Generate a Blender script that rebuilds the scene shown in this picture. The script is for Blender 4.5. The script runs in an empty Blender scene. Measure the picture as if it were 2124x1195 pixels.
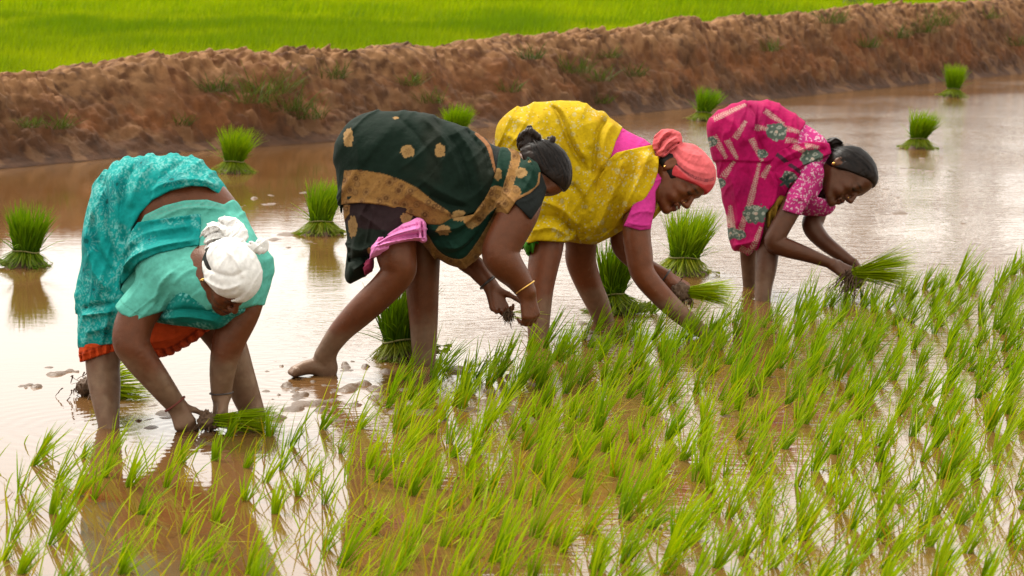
import bpy, math, random, os
import numpy as np
from mathutils import Vector, Matrix

random.seed(7); rng = np.random.default_rng(11)
scene = bpy.context.scene
COL = scene.collection

# ------------------------------------------------------------------ camera, sky, sun, exposure
FPX, CU, CV, CAMH = 5000.0, 1062.0, 597.5, 1.65      # focal length and centre in photo pixels, camera height
PITCH = math.atan((CV + 100.0) / FPX)                # the horizon lies 100 px above the frame
cam_d = bpy.data.cameras.new('camera'); cam = bpy.data.objects.new('camera', cam_d); COL.objects.link(cam)
cam.location = (0, 0, CAMH); cam.rotation_euler = (math.pi/2 - PITCH, 0, 0)
cam_d.sensor_width = 36.0; cam_d.lens = 36.0 * FPX / 2124.0
cam_d.clip_start = 0.1; cam_d.clip_end = 3000
cam_d.dof.use_dof = True; cam_d.dof.focus_distance = 9.6; cam_d.dof.aperture_fstop = 7.1
scene.camera = cam

SUN_EL, SUN_AZ = math.radians(58), math.radians(-35)   # azimuth from +Y (away from the camera) towards +X
world = bpy.data.worlds.new('World'); scene.world = world; world.use_nodes = True
wn, wl = world.node_tree.nodes, world.node_tree.links; wn.clear()
w_out = wn.new('ShaderNodeOutputWorld'); w_bg = wn.new('ShaderNodeBackground')
w_sky = wn.new('ShaderNodeTexSky'); w_sky.sky_type = 'NISHITA'; w_sky.sun_disc = False
w_sky.sun_elevation = SUN_EL; w_sky.sun_rotation = SUN_AZ; w_sky.dust_density = 4.0; w_sky.air_density = 1.0
w_mix = wn.new('ShaderNodeMix'); w_mix.data_type = 'RGBA'; w_mix.inputs[0].default_value = 0.86   # overcast: an even cloud deck over the sky
w_mix.inputs[7].default_value = (12.8, 12.3, 11.3, 1)
wl.new(w_sky.outputs[0], w_mix.inputs[6]); wl.new(w_mix.outputs[2], w_bg.inputs[0])
w_bg.inputs[1].default_value = 0.085; wl.new(w_bg.outputs[0], w_out.inputs[0])
sun_d = bpy.data.lights.new('sun', 'SUN'); sun_d.energy = 2.3; sun_d.angle = math.radians(16); sun_d.color = (1, 0.95, 0.86)
sun = bpy.data.objects.new('sun', sun_d); COL.objects.link(sun)
sd = Vector((math.sin(SUN_AZ)*math.cos(SUN_EL), math.cos(SUN_AZ)*math.cos(SUN_EL), math.sin(SUN_EL)))
sun.rotation_euler = sd.to_track_quat('Z', 'Y').to_euler()
scene.view_settings.view_transform = 'Standard'; scene.view_settings.look = 'None'
scene.view_settings.exposure = 1.2; scene.view_settings.gamma = 1.0; scene.view_settings.use_curve_mapping = False
scene.cycles.max_bounces = 8; scene.cycles.use_denoising = True

# ------------------------------------------------------------------ projection helpers
SP, CP = math.sin(PITCH), math.cos(PITCH)
def cam2world(P):                                     # P (n,3): right, up, depth in metres
    P = np.asarray(P, float)
    return np.stack([P[:, 0], P[:, 1]*SP + P[:, 2]*CP, CAMH + P[:, 1]*CP - P[:, 2]*SP], 1)
def pix(u, v, D): return ((u-CU)/FPX*D, (CV-v)/FPX*D, D)
def pixw(u, v, D): return cam2world([pix(u, v, D)])[0]
def gdepth(v, z=0.0): return (CAMH - z) / (SP - (CV-v)/FPX*CP)
def gnd(u, v, z=0.0): return pixw(u, v, gdepth(v, z))
def w2pix(P):
    P = np.asarray(P, float); Y = P[:, 1]; Z = P[:, 2]-CAMH
    D = Y*CP - Z*SP; U = Y*SP + Z*CP
    return CU + P[:, 0]/D*FPX, CV - U/D*FPX, D

def srgb(c):
    c = np.asarray(c, float)/255.0
    return np.where(c <= 0.04045, c/12.92, ((c+0.055)/1.055)**2.4)
def A(r, g, b, k=0.35): return srgb((r, g, b))*k      # surface colour of something photographed about a stop over

# ------------------------------------------------------------------ noise
def _h(ix, iy, iz, seed):
    n = (ix.astype(np.int64)*374761393 + iy.astype(np.int64)*668265263 + iz.astype(np.int64)*2147483647 + seed*1274126177) & 0xffffffff
    n = ((n ^ (n >> 13))*1274126177) & 0xffffffff
    n = ((n ^ (n >> 16))*2246822519) & 0xffffffff
    return ((n ^ (n >> 15)) & 0xffffff)/float(0xffffff)
def vnoise(p, seed=0):
    i = np.floor(p); f = p-i; f = f*f*(3-2*f); x, y, z = i[:, 0], i[:, 1], i[:, 2]; r = 0
    for dx in (0, 1):
        for dy in (0, 1):
            for dz in (0, 1):
                w = (f[:, 0] if dx else 1-f[:, 0])*(f[:, 1] if dy else 1-f[:, 1])*(f[:, 2] if dz else 1-f[:, 2])
                r = r + w*_h(x+dx, y+dy, z+dz, seed)
    return r
def fbm(p, oct=4, seed=0):
    r = 0; a = 0.5; t = 0
    for o in range(oct):
        r = r + a*vnoise(p*(2.03**o)+o*17.3, seed+o); t += a; a *= 0.5
    return r/t
def worley(p, seed=0):                                # distance to nearest cell point and the cell's random
    i = np.floor(p); best = np.full(len(p), 9.0); rid = np.zeros(len(p)); 
    for dx in (-1, 0, 1):
        for dy in (-1, 0, 1):
            for dz in (-1, 0, 1):
                c = i + (dx, dy, dz); x, y, z = c[:, 0], c[:, 1], c[:, 2]
                q = c + np.stack([_h(x, y, z, seed), _h(x, y, z, seed+5), _h(x, y, z, seed+9)], 1)
                d = np.linalg.norm(p-q, axis=1); m = d < best
                best[m] = d[m]; rid[m] = _h(x, y, z, seed+3)[m]
    return best, rid
def sstep(a, b, x): t = np.clip((x-a)/(b-a), 0, 1); return t*t*(3-2*t)

# ------------------------------------------------------------------ meshes
def mesh_obj(name, V, Fs, mat, parent=None, col=None, smooth=True, loc=None):
    me = bpy.data.meshes.new(name)
    V = np.asarray(V, np.float32)
    if isinstance(Fs, np.ndarray):
        k = Fs.shape[1]; me.vertices.add(len(V)); me.vertices.foreach_set('co', V.ravel())
        me.loops.add(Fs.size); me.loops.foreach_set('vertex_index', Fs.ravel().astype(np.int32))
        me.polygons.add(len(Fs)); me.polygons.foreach_set('loop_start', np.arange(0, Fs.size, k, dtype=np.int32))
        me.update(calc_edges=True)
    else:
        me.from_pydata([tuple(map(float, v)) for v in V], [], Fs)
    if smooth: me.polygons.foreach_set('use_smooth', np.ones(len(me.polygons), bool))
    if col is not None:
        at = me.color_attributes.new('Col', 'FLOAT_COLOR', 'POINT')
        c4 = np.ones((len(V), 4), np.float32); c4[:, :3] = col; at.data.foreach_set('color', c4.ravel())
    me.materials.append(mat)
    o = bpy.data.objects.new(name, me); COL.objects.link(o)
    if parent: o.parent = parent
    if loc is not None: o.location = loc
    me.update(); return o
def empty(name, loc, label, cat, group=None):
    o = bpy.data.objects.new(name, None); COL.objects.link(o); o.location = loc; o.empty_display_size = 0.1
    return tag(o, label, cat, group)
def tag(o, label=None, cat=None, group=None, kind=None):
    if label: o['label'] = label
    if cat: o['category'] = cat
    if group: o['group'] = group
    if kind: o['kind'] = kind
    return o

# ------------------------------------------------------------------ materials
class NT:
    def __init__(s, name):
        s.m = bpy.data.materials.new(name); s.m.use_nodes = True; s.t = s.m.node_tree; s.n = s.t.nodes; s.l = s.t.links
        s.b = s.n['Principled BSDF']; s.out = s.n['Material Output']; s._co = None
    def new(s, t, **kw):
        n = s.n.new(t)
        for k, v in kw.items():
            if k.startswith('i_'):
                key = k[2:]; n.inputs[int(key) if key.isdigit() else key].default_value = v
            else: setattr(n, k, v)
        return n
    def link(s, a, b): s.l.new(a, b)
    def co(s, scale=(1, 1, 1), rot=(0, 0, 0)):
        if s._co is None: s._co = s.n.new('ShaderNodeTexCoord')
        mp = s.new('ShaderNodeMapping'); mp.inputs['Scale'].default_value = scale; mp.inputs['Rotation'].default_value = rot
        s.link(s._co.outputs['Object'], mp.inputs[0]); return mp.outputs[0]
    def noise(s, scale, detail=4, co=None, rough=0.55):
        n = s.new('ShaderNodeTexNoise'); n.inputs['Scale'].default_value = scale; n.inputs['Detail'].default_value = detail; n.inputs['Roughness'].default_value = rough
        s.link(co if co is not None else s.co(), n.inputs['Vector']); return n.outputs[0]
    def ramp(s, fac, stops):
        r = s.new('ShaderNodeValToRGB'); e = r.color_ramp.elements
        while len(e) < len(stops): e.new(0.5)
        for i, (p, c) in enumerate(stops):
            e[i].position = p; e[i].color = (*c, 1) if len(c) == 3 else c
        s.link(fac, r.inputs[0]); return r.outputs[0]
    def mix(s, fac, a, b, mode='MIX'):
        m = s.new('ShaderNodeMix', data_type='RGBA', blend_type=mode)
        for sock, val in ((m.inputs[0], fac), (m.inputs[6], a), (m.inputs[7], b)):
            if hasattr(val, 'links'): s.link(val, sock)
            elif isinstance(val, (int, float)): sock.default_value = val
            else: sock.default_value = (*val, 1)
        return m.outputs[2]
    def math(s, op, a, b=0.0):
        m = s.new('ShaderNodeMath', operation=op)
        for sock, val in ((m.inputs[0], a), (m.inputs[1], b)):
            if hasattr(val, 'links'): s.link(val, sock)
            else: sock.default_value = val
        return m.outputs[0]
    def bump(s, h, strength=0.3, dist=0.01, normal=None):
        b = s.new('ShaderNodeBump'); b.inputs['Strength'].default_value = strength; b.inputs['Distance'].default_value = dist
        s.link(h, b.inputs['Height'])
        if normal is not None: s.link(normal, b.inputs['Normal'])
        return b.outputs[0]
    def vcol(s): return s.new('ShaderNodeVertexColor', layer_name='Col').outputs[0]

def mat_cloth(name, weave=900, sheen=0.0, rough=0.85, wr=0.5):
    t = NT(name); c = t.vcol(); n = t.noise(60, 3); c2 = t.mix(1.0, c, t.ramp(n, [(0.25, (.82,)*3), (0.75, (1.12,)*3)]), 'MULTIPLY')
    t.link(c2, t.b.inputs['Base Color']); t.b.inputs['Roughness'].default_value = rough
    t.b.inputs['Sheen Weight'].default_value = sheen; t.b.inputs['Sheen Roughness'].default_value = 0.5
    t.b.inputs['Specular IOR Level'].default_value = 0.12
    b1 = t.bump(t.noise(26, 5, rough=0.5), wr, 0.012); b2 = t.bump(t.noise(weave, 1), 0.25, 0.0008, b1)
    t.link(b2, t.b.inputs['Normal']); return t.m
def mat_skin():
    t = NT('skin'); c = t.vcol(); n = t.noise(35, 5); c2 = t.mix(1.0, c, t.ramp(n, [(0.3, (.85,)*3), (0.7, (1.13,)*3)]), 'MULTIPLY')
    t.link(c2, t.b.inputs['Base Color']); t.b.inputs['Roughness'].default_value = 0.42; t.b.inputs['Specular IOR Level'].default_value = 0.32; t.b.inputs['Specular Tint'].default_value = (1, .80, .64, 1)
    t.link(t.bump(t.noise(260, 3), 0.4, 0.002, t.bump(t.noise(38, 4), 0.35, 0.006)), t.b.inputs['Normal']); return t.m
def mat_hair():
    t = NT('hair'); t.link(t.vcol(), t.b.inputs['Base Color']); t.b.inputs['Roughness'].default_value = 0.45
    t.b.inputs['Specular IOR Level'].default_value = 0.13
    return t.m
def mat_leaf(name='leaf', trans=0.35):
    t = NT(name); c = t.vcol(); oi = t.new('ShaderNodeObjectInfo')
    c = t.mix(1.0, c, t.ramp(oi.outputs['Random'], [(0, (.72, .82, .8)), (1, (1.22, 1.12, 1.1))]), 'MULTIPLY')
    t.link(c, t.b.inputs['Base Color'])
    t.b.inputs['Roughness'].default_value = 0.55; t.b.inputs['Specular IOR Level'].default_value = 0.08
    tr = t.new('ShaderNodeBsdfTranslucent'); t.link(c, tr.inputs[0]); mx = t.new('ShaderNodeMixShader'); mx.inputs[0].default_value = trans
    t.link(t.b.outputs[0], mx.inputs[1]); t.link(tr.outputs[0], mx.inputs[2]); t.link(mx.outputs[0], t.out.inputs[0]); return t.m
def mat_plain(name, c, rough=0.6, metal=0.0):
    t = NT(name); n = t.noise(120, 3); t.link(t.mix(1.0, tuple(c), t.ramp(n, [(0.3, (.8,)*3), (0.7, (1.15,)*3)]), 'MULTIPLY'), t.b.inputs['Base Color'])
    t.b.inputs['Roughness'].default_value = rough; t.b.inputs['Metallic'].default_value = metal; return t.m
def mat_vert(name, rough=0.9, bump=0.4, bscale=60, bd=0.01):
    t = NT(name); t.link(t.vcol(), t.b.inputs['Base Color']); t.b.inputs['Roughness'].default_value = rough
    t.b.inputs['Specular IOR Level'].default_value = 0.25
    t.link(t.bump(t.noise(bscale, 6), bump, bd), t.b.inputs['Normal']); return t.m
def mat_water():
    t = NT('paddy_water'); b = t.b
    n = t.noise(1.3, 4, t.co((1, .5, 1))); n2 = t.noise(9, 4, t.co((.5, 1.4, 1)))
    c = t.ramp(n, [(0.3, tuple(A(146, 100, 54, .32))), (0.7, tuple(A(164, 120, 72, .32)))])
    t.link(c, b.inputs['Base Color']); b.inputs['IOR'].default_value = 1.48; b.inputs['Roughness'].default_value = 0.035
    # ripples: long-crested small waves, calmer in some patches
    geo = t.new('ShaderNodeSeparateXYZ'); t.link(t.co(), geo.inputs[0])
    calm = t.ramp(t.noise(0.45, 2, t.co((1, 1, 1))), [(0.38, (.4,)*3), (0.6, (1,)*3)])
    right = t.new('ShaderNodeMapRange', i_1=-1.4, i_2=.3, i_3=0.08, i_4=1.0); t.link(geo.outputs[0], right.inputs[0])
    w1 = t.noise(7, 2, t.co((.6, 1.5, 1))); w2 = t.noise(24, 3, t.co((.55, 1.5, 1))); w3 = t.noise(60, 1, t.co((.5, 1.0, 1)))
    h = t.math('ADD', t.math('MULTIPLY', w1, 0.8), t.math('ADD', t.math('MULTIPLY', w2, 0.5), t.math('MULTIPLY', w3, 0.05)))
    front = t.new('ShaderNodeMapRange', i_1=7.6, i_2=10.0, i_3=0.16, i_4=1.0); t.link(geo.outputs[1], front.inputs[0])   # sheltered by the planted tufts
    h = t.math('MULTIPLY', h, t.math('MULTIPLY', calm, t.math('MULTIPLY', right.outputs[0], front.outputs[0])))
    for (ru, rv, ra_, rk) in ((226, 885, .10, 95), (530, 860, .12, 80), (390, 892, .10, 110), (880, 755, .14, 85), (650, 780, .10, 100), (1120, 700, .16, 80), (1258, 662, .14, 90), (1585, 620, .18, 80), (1555, 590, .16, 75), (1450, 690, .14, 100), (1760, 618, .12, 90)):
        dn = t.new('ShaderNodeVectorMath', operation='DISTANCE'); t.link(t.co(), dn.inputs[0]); gp_ = gnd(ru, rv); dn.inputs[1].default_value = tuple(gp_)
        dj = t.math('ADD', dn.outputs['Value'], t.math('MULTIPLY', n2, .05)); wv_ = t.math('MULTIPLY', t.math('SINE', t.math('MULTIPLY', dj, rk)), t.math('POWER', 2.718, t.math('MULTIPLY', dn.outputs['Value'], -3.6)))
        h = t.math('ADD', h, t.math('MULTIPLY', wv_, ra_*.4))
    t.link(t.bump(h, 0.7, 0.017), b.inputs['Normal'])
    return t.m
M_SKIN, M_HAIR, M_CLOTH = mat_skin(), mat_hair(), mat_cloth('cotton_cloth')
M_SCARF = mat_cloth('scarf_cloth', 700, 0.0, 0.9, 0.35)
M_LEAF, M_FIELD = mat_leaf('rice_leaf', 0.38), mat_leaf('field_leaf', 0.4)
M_GOLD = mat_plain('gold', (0.75, 0.45, 0.12), 0.3, 1.0); M_THREAD = mat_plain('red_thread', A(150, 60, 40), 0.8)
M_GLASSB = mat_plain('dark_bangle', A(70, 50, 45), 0.4); M_STRAW = mat_plain('straw_tie', A(156, 150, 70), 0.8)
M_WHITE = mat_plain('pale_clip', (.5, .5, .52), 0.4); M_ROOT = mat_plain('muddy_root', A(124, 88, 54), 0.75)
M_SOIL = mat_vert('bund_soil', 0.95, 0.5, 45, 0.02); M_MUD = mat_vert('wet_mud', 0.42, 0.5, 120, 0.006); M_WATER = mat_water()

# ================================================================== SETTING
# ground sheet to the horizon, water sheet, bund, field
def grid_faces(nx, ny):
    i, j = np.meshgrid(np.arange(nx-1), np.arange(ny-1), indexing='ij'); a = (i*ny+j).ravel()
    return np.stack([a, a+ny, a+ny+1, a+1], 1)

t = NT('earth'); t.link(t.ramp(t.noise(0.6, 6), [(0.3, tuple(A(105, 75, 45))), (0.7, tuple(A(140, 105, 70)))]), t.b.inputs['Base Color']); t.b.inputs['Roughness'].default_value = 0.95
g = mesh_obj('ground', [(-900, -300, -.25), (900, -300, -.25), (900, 1500, -.25), (-900, 1500, -.25)], [(0, 1, 2, 3)], t.m); tag(g, kind='structure')

SH = [(0, 352), (330, 320), (700, 294), (1000, 266), (1290, 239), (1450, 223), (1700, 196), (2000, 166), (2124, 152)]
TOPL = [(0, 156), (250, 131), (450, 108), (600, 108), (750, 107), (900, 93), (1000, 76), (1300, 60), (1400, 48), (1700, 20), (2000, 3), (2124, -6)]
sh = np.array([gnd(u, v)[:2] for u, v in SH])
d0 = (sh[0]-sh[2])/np.linalg.norm(sh[0]-sh[2]); d1 = (sh[-1]-sh[-4])/np.linalg.norm(sh[-1]-sh[-4])
path = np.vstack([sh[0]+d0*16, sh[0]+d0*8, sh[0]+d0*3, sh, sh[-1]+d1*4, sh[-1]+d1*12, sh[-1]+d1*40])
sl = np.r_[0, np.cumsum(np.linalg.norm(np.diff(path, axis=0), axis=1))]
S0, S1 = sl[3], sl[3+len(sh)-1]
svals = np.r_[np.arange(0, S0-1.5, .12), np.arange(S0-1.5, S1+2, .021), np.arange(S1+2, sl[-1], .15)]
px_ = np.interp(svals, sl, path[:, 0]); py_ = np.interp(svals, sl, path[:, 1])
kk = np.ones(61)/61; px_s = np.convolve(np.pad(px_, 30, 'edge'), kk, 'valid'); py_s = np.convolve(np.pad(py_, 30, 'edge'), kk, 'valid')
tx, ty = np.gradient(px_s), np.gradient(py_s); tl = np.hypot(tx, ty); nx_, ny_ = -ty/tl, tx/tl      # normal points away from the water
WB = 0.62                                                                                            # run of the bund face
# crest height so that the skyline of the bund falls where the photo has it
cx, cy = px_s+nx_*WB, py_s+ny_*WB
uu = CU + cx/(cy*CP)*FPX*1.0
for _ in range(3):
    vt = np.interp(uu, [a for a, b in TOPL], [b for a, b in TOPL]); K = (CV-vt)/FPX
    D = cy/(K*SP+CP); uu = CU+cx/D*FPX
crest = CAMH + D*(K*CP-SP)
crest = np.clip(crest, .45, 1.05); crest = np.convolve(np.pad(crest, 30, 'edge'), kk, 'valid')
prof = np.array([(-.25, -.2), (-.06, -.04), (0, 0.0), (.06, .06), (.14, .17), (.26, .40), (.38, .63), (.48, .83), (.56, .96), (.64, 1.0), (.85, .98), (1.05, .90), (1.3, .62), (1.5, .5)])
nq = 78; q = np.interp(np.linspace(0, 1, nq), [0, .07, .8, 1], [-.25, -.05, .8, 1.5])
qh = np.interp(q, prof[:, 0], prof[:, 1])
SS, QQ = np.meshgrid(svals, q, indexing='ij')
BX = px_s[:, None]+nx_[:, None]*QQ; BY = py_s[:, None]+ny_[:, None]*QQ; BZ = crest[:, None]*qh[None, :]
P0 = np.stack([SS.ravel(), QQ.ravel()*1.0, BZ.ravel()], 1)
amp = sstep(-.005, .2, P0[:, 2]); BZ = BZ-.03*(QQ < 0)
big = fbm(P0*(1.6, 2.2, 2.2), 3, 1)-.5
wd, wr_ = worley(P0*(6.5, 7.5, 7.5)+fbm(P0*5, 2, 8)[:, None]*.8, 4); wd2, _ = worley(P0*(17, 19, 19)+3, 6)
fine = fbm(P0*24, 4, 3)-.5
zn_ = sstep(.38, .66, fbm(P0*(1.1, 1.8, 1.8)+9, 3, 2)); strk = fbm(P0*(9, 3, 3)+np.stack([P0[:, 2]*3, P0[:, 2]*0, P0[:, 2]*0], 1), 3, 13)-.5
disp = amp*(big*.26 + (.5-wd)*(.02+.13*wr_*zn_) + (.45-wd2)*(.02+.05*zn_) + fine*.10 + strk*.07)
NB = np.stack([-nx_*.62, -ny_*.62, np.full_like(nx_, .78)], 1)[:, None, :]*np.ones((1, nq, 1))
PB = np.stack([BX, BY, BZ], 2).reshape(-1, 3) + NB.reshape(-1, 3)*disp[:, None]
n1 = fbm(P0*3.2, 4, 12); n2 = fbm(P0*(14, 16, 16), 4, 15); hz = P0[:, 2]/crest.repeat(nq)
c_dry, c_mid, c_red, c_wet = A(196, 146, 100, .37), A(118, 78, 46, .36), A(142, 88, 48, .36), A(100, 66, 42, .34)
m = sstep(.35, .7, n1)[:, None]; CB = c_mid*(1-m)+c_red*m
m = (sstep(.55, .95, hz)*.75*sstep(.3, .62, n2))[:, None]; CB = CB*(1-m)+c_dry*m
m = (sstep(.36, .10, hz+.25*(n1-.5)))[:, None]; CB = CB*(1-m)+c_wet*m
CB = CB*(.42+1.16*n2)[:, None]*(.8+.4*fbm(P0*60, 2, 19))[:, None]
m = (sstep(.6, .9, wr_)*.3)[:, None]; CB = CB*(1-m)+c_dry*m
bund = mesh_obj('earth_bank', PB, grid_faces(len(svals), nq)[:, ::-1], M_SOIL, col=CB)
tag(bund, 'long rough brown earth bank dividing the flooded paddy from the green field', 'earth bank')
tb = M_SOIL

# water
wv = np.array([(-60, -20, 0), (90, -20, 0), (90, 90, 0), (-60, 90, 0)])
shore_far = [(px_s[i]+nx_[i]*.25, py_s[i]+ny_[i]*.25, 0) for i in range(0, len(px_s), 12)] + [(px_s[-1]+nx_[-1]*.25, py_s[-1]+ny_[-1]*.25, 0)]
poly = [(shore_far[-1][0]+30, -25, 0), (-45, -25, 0), (-45, shore_far[0][1], 0)] + shore_far
water = mesh_obj('paddy_water', poly, [tuple(range(len(poly)))], M_WATER, smooth=False); tag(water, kind='structure')

# field beyond the bank: soil sheet and a mass of young rice
fz = .32
fe = [(px_s[i]+nx_[i]*1.35, py_s[i]+ny_[i]*1.35, fz) for i in range(0, len(px_s), 12)]
dirl = np.array([nx_[0], ny_[0]]); dirr = np.array([nx_[-1], ny_[-1]])
fp = fe + [(fe[-1][0]+nx_[-1]*300-40, fe[-1][1]+ny_[-1]*300+200, fz), (fe[0][0]-300, fe[0][1]+300, fz), (fe[0][0]-120, fe[0][1]+40, fz)]
t = NT('field_floor'); t.link(t.ramp(t.noise(1.2, 6, t.co((1, 1, 1))), [(0.35, tuple(A(128, 160, 2, .34))), (0.65, tuple(A(148, 174, 2, .34)))]), t.b.inputs['Base Color']); t.b.inputs['Roughness'].default_value = 1.0; t.b.inputs['Specular IOR Level'].default_value = 0.0
fld = mesh_obj('field', fp, [tuple(range(len(fp)))], t.m, smooth=False); tag(fld, kind='structure')

def blades(base, az, lean, bend, L, W, col0, col1, seg=4, face=None, tipw=.12, twist=None):
    n = len(base); base = np.asarray(base, float)
    ts = np.linspace(0, 1, seg+1); cur = base.copy(); P = [cur.copy()]
    for k in range(seg):
        th = lean + bend*((k+.5)/seg)**1.3
        cur = cur + (L/seg)[:, None]*np.stack([np.sin(th)*np.cos(az), np.sin(th)*np.sin(az), np.cos(th)], 1); P.append(cur.copy())
    f = (az+math.pi/2) if face is None else face
    side = np.stack([np.cos(f), np.sin(f), np.zeros(n)], 1)
    V = np.zeros((n, seg+1, 2, 3)); C = np.zeros((n, seg+1, 2, 3))
    for k, tt in enumerate(ts):
        w = W*(tipw + (1-tipw)*np.minimum(1, (1-tt)*2.2)**.8)*(.6+.4*min(1, tt*5))
        V[:, k, 0] = P[k]-side*w[:, None]/2; V[:, k, 1] = P[k]+side*w[:, None]/2
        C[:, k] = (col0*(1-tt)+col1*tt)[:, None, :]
    i = np.arange(n)[:, None]*(seg+1)*2; k = np.arange(seg)[None, :]*2
    a = (i+k).ravel(); Fq = np.stack([a, a+1, a+3, a+2], 1)
    return V.reshape(-1, 3), Fq, C.reshape(-1, 3)

# field rice: rows of short bright blades, thinning far away
def in_view(X, Y, Z, mu=160, mv=60):
    u, v, D = w2pix(np.stack([X, Y, Z], 1)); return (D > 0) & (u > -mu) & (u < 2124+mu) & (v > -mv) & (v < 1195+mv)
cand = []
idx = rng.integers(0, len(px_s)-1, 2000000); lat = 1.15 + rng.random(len(idx))**1.6*60
FX = px_s[idx]+nx_[idx]*lat + rng.normal(0, .15, len(idx)); FY = py_s[idx]+ny_[idx]*lat + rng.normal(0, .15, len(idx))
ok = in_view(FX, FY, np.full(len(FX), fz+.2)); FX, FY = FX[ok], FY[ok]
dd = np.hypot(FX, FY); keep = rng.random(len(FX)) < np.clip((24/dd)**1.2, .1, 1); FX, FY = FX[keep], FY[keep]
print('field blades', len(FX))
FX, FY = FX[:170000], FY[:170000]; n = len(FX)
pn = sstep(.28, .72, fbm(np.stack([FX*.7, FY*.3, FX*0], 1), 4, 30))
c1 = A(196, 206, 4, .54)*(1-pn[:, None]) + A(144, 176, 2, .46)*pn[:, None]; c1 = c1*rng.uniform(.75, 1.2, (n, 1))
FZ = np.full(n, fz) - sstep(2.2, 1.1, np.zeros(n))*0
V, Fq, C = blades(np.stack([FX, FY, FZ], 1), rng.normal(-.3, 1.0, n), rng.uniform(.05, .4, n), rng.uniform(.1, .7, n), rng.uniform(.2, .34, n)*(.8+.4*pn), np.full(n, .011), c1*.85, c1*1.05, 2, face=rng.normal(0, .5, n))
o = mesh_obj('field_rice', V, Fq, M_FIELD, col=C); tag(o, 'dense bright green young rice filling the field behind the earth bank', 'rice crop', kind='stuff')

# trees beyond the field, out of the frame, whose trunks show mirrored in the water
def palm(x, y, H, seed, label):
    r = random.Random(seed); root = empty('palm_tree', (x, y, fz), label, 'palm tree', 'palms beyond the green field'); V, Fq = [], []; n = 10; seg = 14; lx, ly = r.uniform(-1.1, 1.1), r.uniform(-.4, .4)
    for i in range(seg+1):
        t = i/seg; rad = (.20-.09*t+.12*max(0, .08-t)/.08)*(1+.05*(i % 2))
        for j in range(n): a = 2*math.pi*j/n; V.append((lx*t*t+rad*math.cos(a), ly*t*t+rad*math.sin(a), H*t-.1))
    Fq = [(i*n+j, i*n+(j+1) % n, (i+1)*n+(j+1) % n, (i+1)*n+j) for i in range(seg) for j in range(n)]
    mesh_obj('trunk', V, Fq, M_TRUNK, root)
    nb = 26; az = np.array([r.uniform(0, 6.28) for _ in range(nb)]); rg = np.random.default_rng(seed); V2, F2, C2 = [], [], []; o = 0
    for k in range(nb):
        ln, bd, L = r.uniform(.1, 1.3), r.uniform(.6, 1.4), r.uniform(1.8, 2.6); p = np.array((lx, ly, H-.15)); pts = [p]
        for q_ in range(8): th = ln+bd*(q_/8)**1.2; p = p+L/8*np.array((math.sin(th)*math.cos(az[k]), math.sin(th)*math.sin(az[k]), math.cos(th))); pts.append(p)
        for q_ in range(8):
            for sd_ in (-1, 1):
                for m_ in range(3):
                    b0 = pts[q_]+(pts[q_+1]-pts[q_])*(m_/3); side = np.array((-math.sin(az[k]), math.cos(az[k]), 0))*sd_; d = pts[q_+1]-pts[q_]; d = d/np.linalg.norm(d); tip = b0+(side*.8+d*.5)*.5*math.sin(math.pi*(q_+1)/9.5)+np.array((0, 0, -.12)); V2 += [b0, b0+d*.05, tip]; F2.append((o, o+1, o+2)); o += 3
    mesh_obj('crown', np.array(V2), np.array(F2), M_FIELD, root, np.tile(A(70, 100, 20), (len(V2), 1)))
M_TRUNK = mat_plain('palm_bark', A(110, 90, 70), .9)
for i, (u, Dp, H) in enumerate(((1768, 62, 8.4), (1806, 78, 11.8), (1968, 70, 10.0), (2075, 84, 12.5))):
    palm((u-CU)/FPX*Dp, Dp, H, 900+i, 'tall palm behind the field, seen only as a trunk mirrored in the water')

# ------------------------------------------------------------------ mud showing through the water
LUMPS = [(95, 768, 42, 30), (20, 797, 30, 22), (66, 803, 16, 30), (150, 770, 20, 24), (285, 902, 40, 26), (270, 842, 60, 16), (415, 808, 34, 22), (378, 802, 16, 14), (565, 812, 30, 20), (610, 815, 14, 12),
         (640, 842, 60, 16), (720, 795, 40, 16), (760, 850, 60, 12), (690, 865, 50, 12), (930, 770, 40, 14), (1005, 752, 30, 16), (880, 860, 70, 12), (1000, 850, 80, 12), (690, 410, 50, 10),
         (600, 455, 30, 8), (640, 480, 60, 10), (540, 505, 40, 8), (1790, 290, 90, 14), (1890, 302, 60, 12), (2100, 322, 30, 12), (2085, 300, 40, 10), (1915, 362, 30, 14), (1850, 440, 40, 18), (1870, 358, 60, 8),
         (1800, 610, 40, 14), (1760, 625, 40, 12), (560, 408, 40, 8), (470, 430, 40, 8), (1240, 690, 50, 14), (560, 870, 60, 14), (1320, 790, 90, 10), (1500, 880, 80, 8), (1180, 850, 80, 10), (530, 712, 12, 10), (300, 870, 24, 14), (440, 905, 60, 14)]
XV = np.arange(-2.6, 4.4, .014); YV = np.arange(7.2, 20.0, .022)
rl = random.Random(77); LUMPS = [(u+rl.gauss(0, .55)*r, v+rl.gauss(0, .16)*r, r*rl.uniform(.35, .8), ht*rl.uniform(.4, 1.1)) for (u, v, r, ht) in LUMPS for _ in range(3)] + [(rl.uniform(560, 1120), rl.uniform(745, 880), rl.uniform(8, 26), rl.uniform(16, 44)) for _ in range(60)] + [(rl.uniform(1690, 2124), rl.uniform(285, 470), rl.uniform(4, 14), rl.uniform(5, 10)) for _ in range(26)] + [(rl.uniform(470, 720), rl.uniform(395, 520), rl.uniform(4, 12), rl.uniform(4, 9)) for _ in range(18)] + [(rl.uniform(1000, 1700), rl.uniform(800, 1000), rl.uniform(5, 16), rl.uniform(4, 10)) for _ in range(30)]
MX, MY = np.meshgrid(XV, YV, indexing='ij'); PM = np.stack([MX.ravel(), MY.ravel(), MX.ravel()*0], 1)
hgt = np.full(len(PM), -.05)
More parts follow.
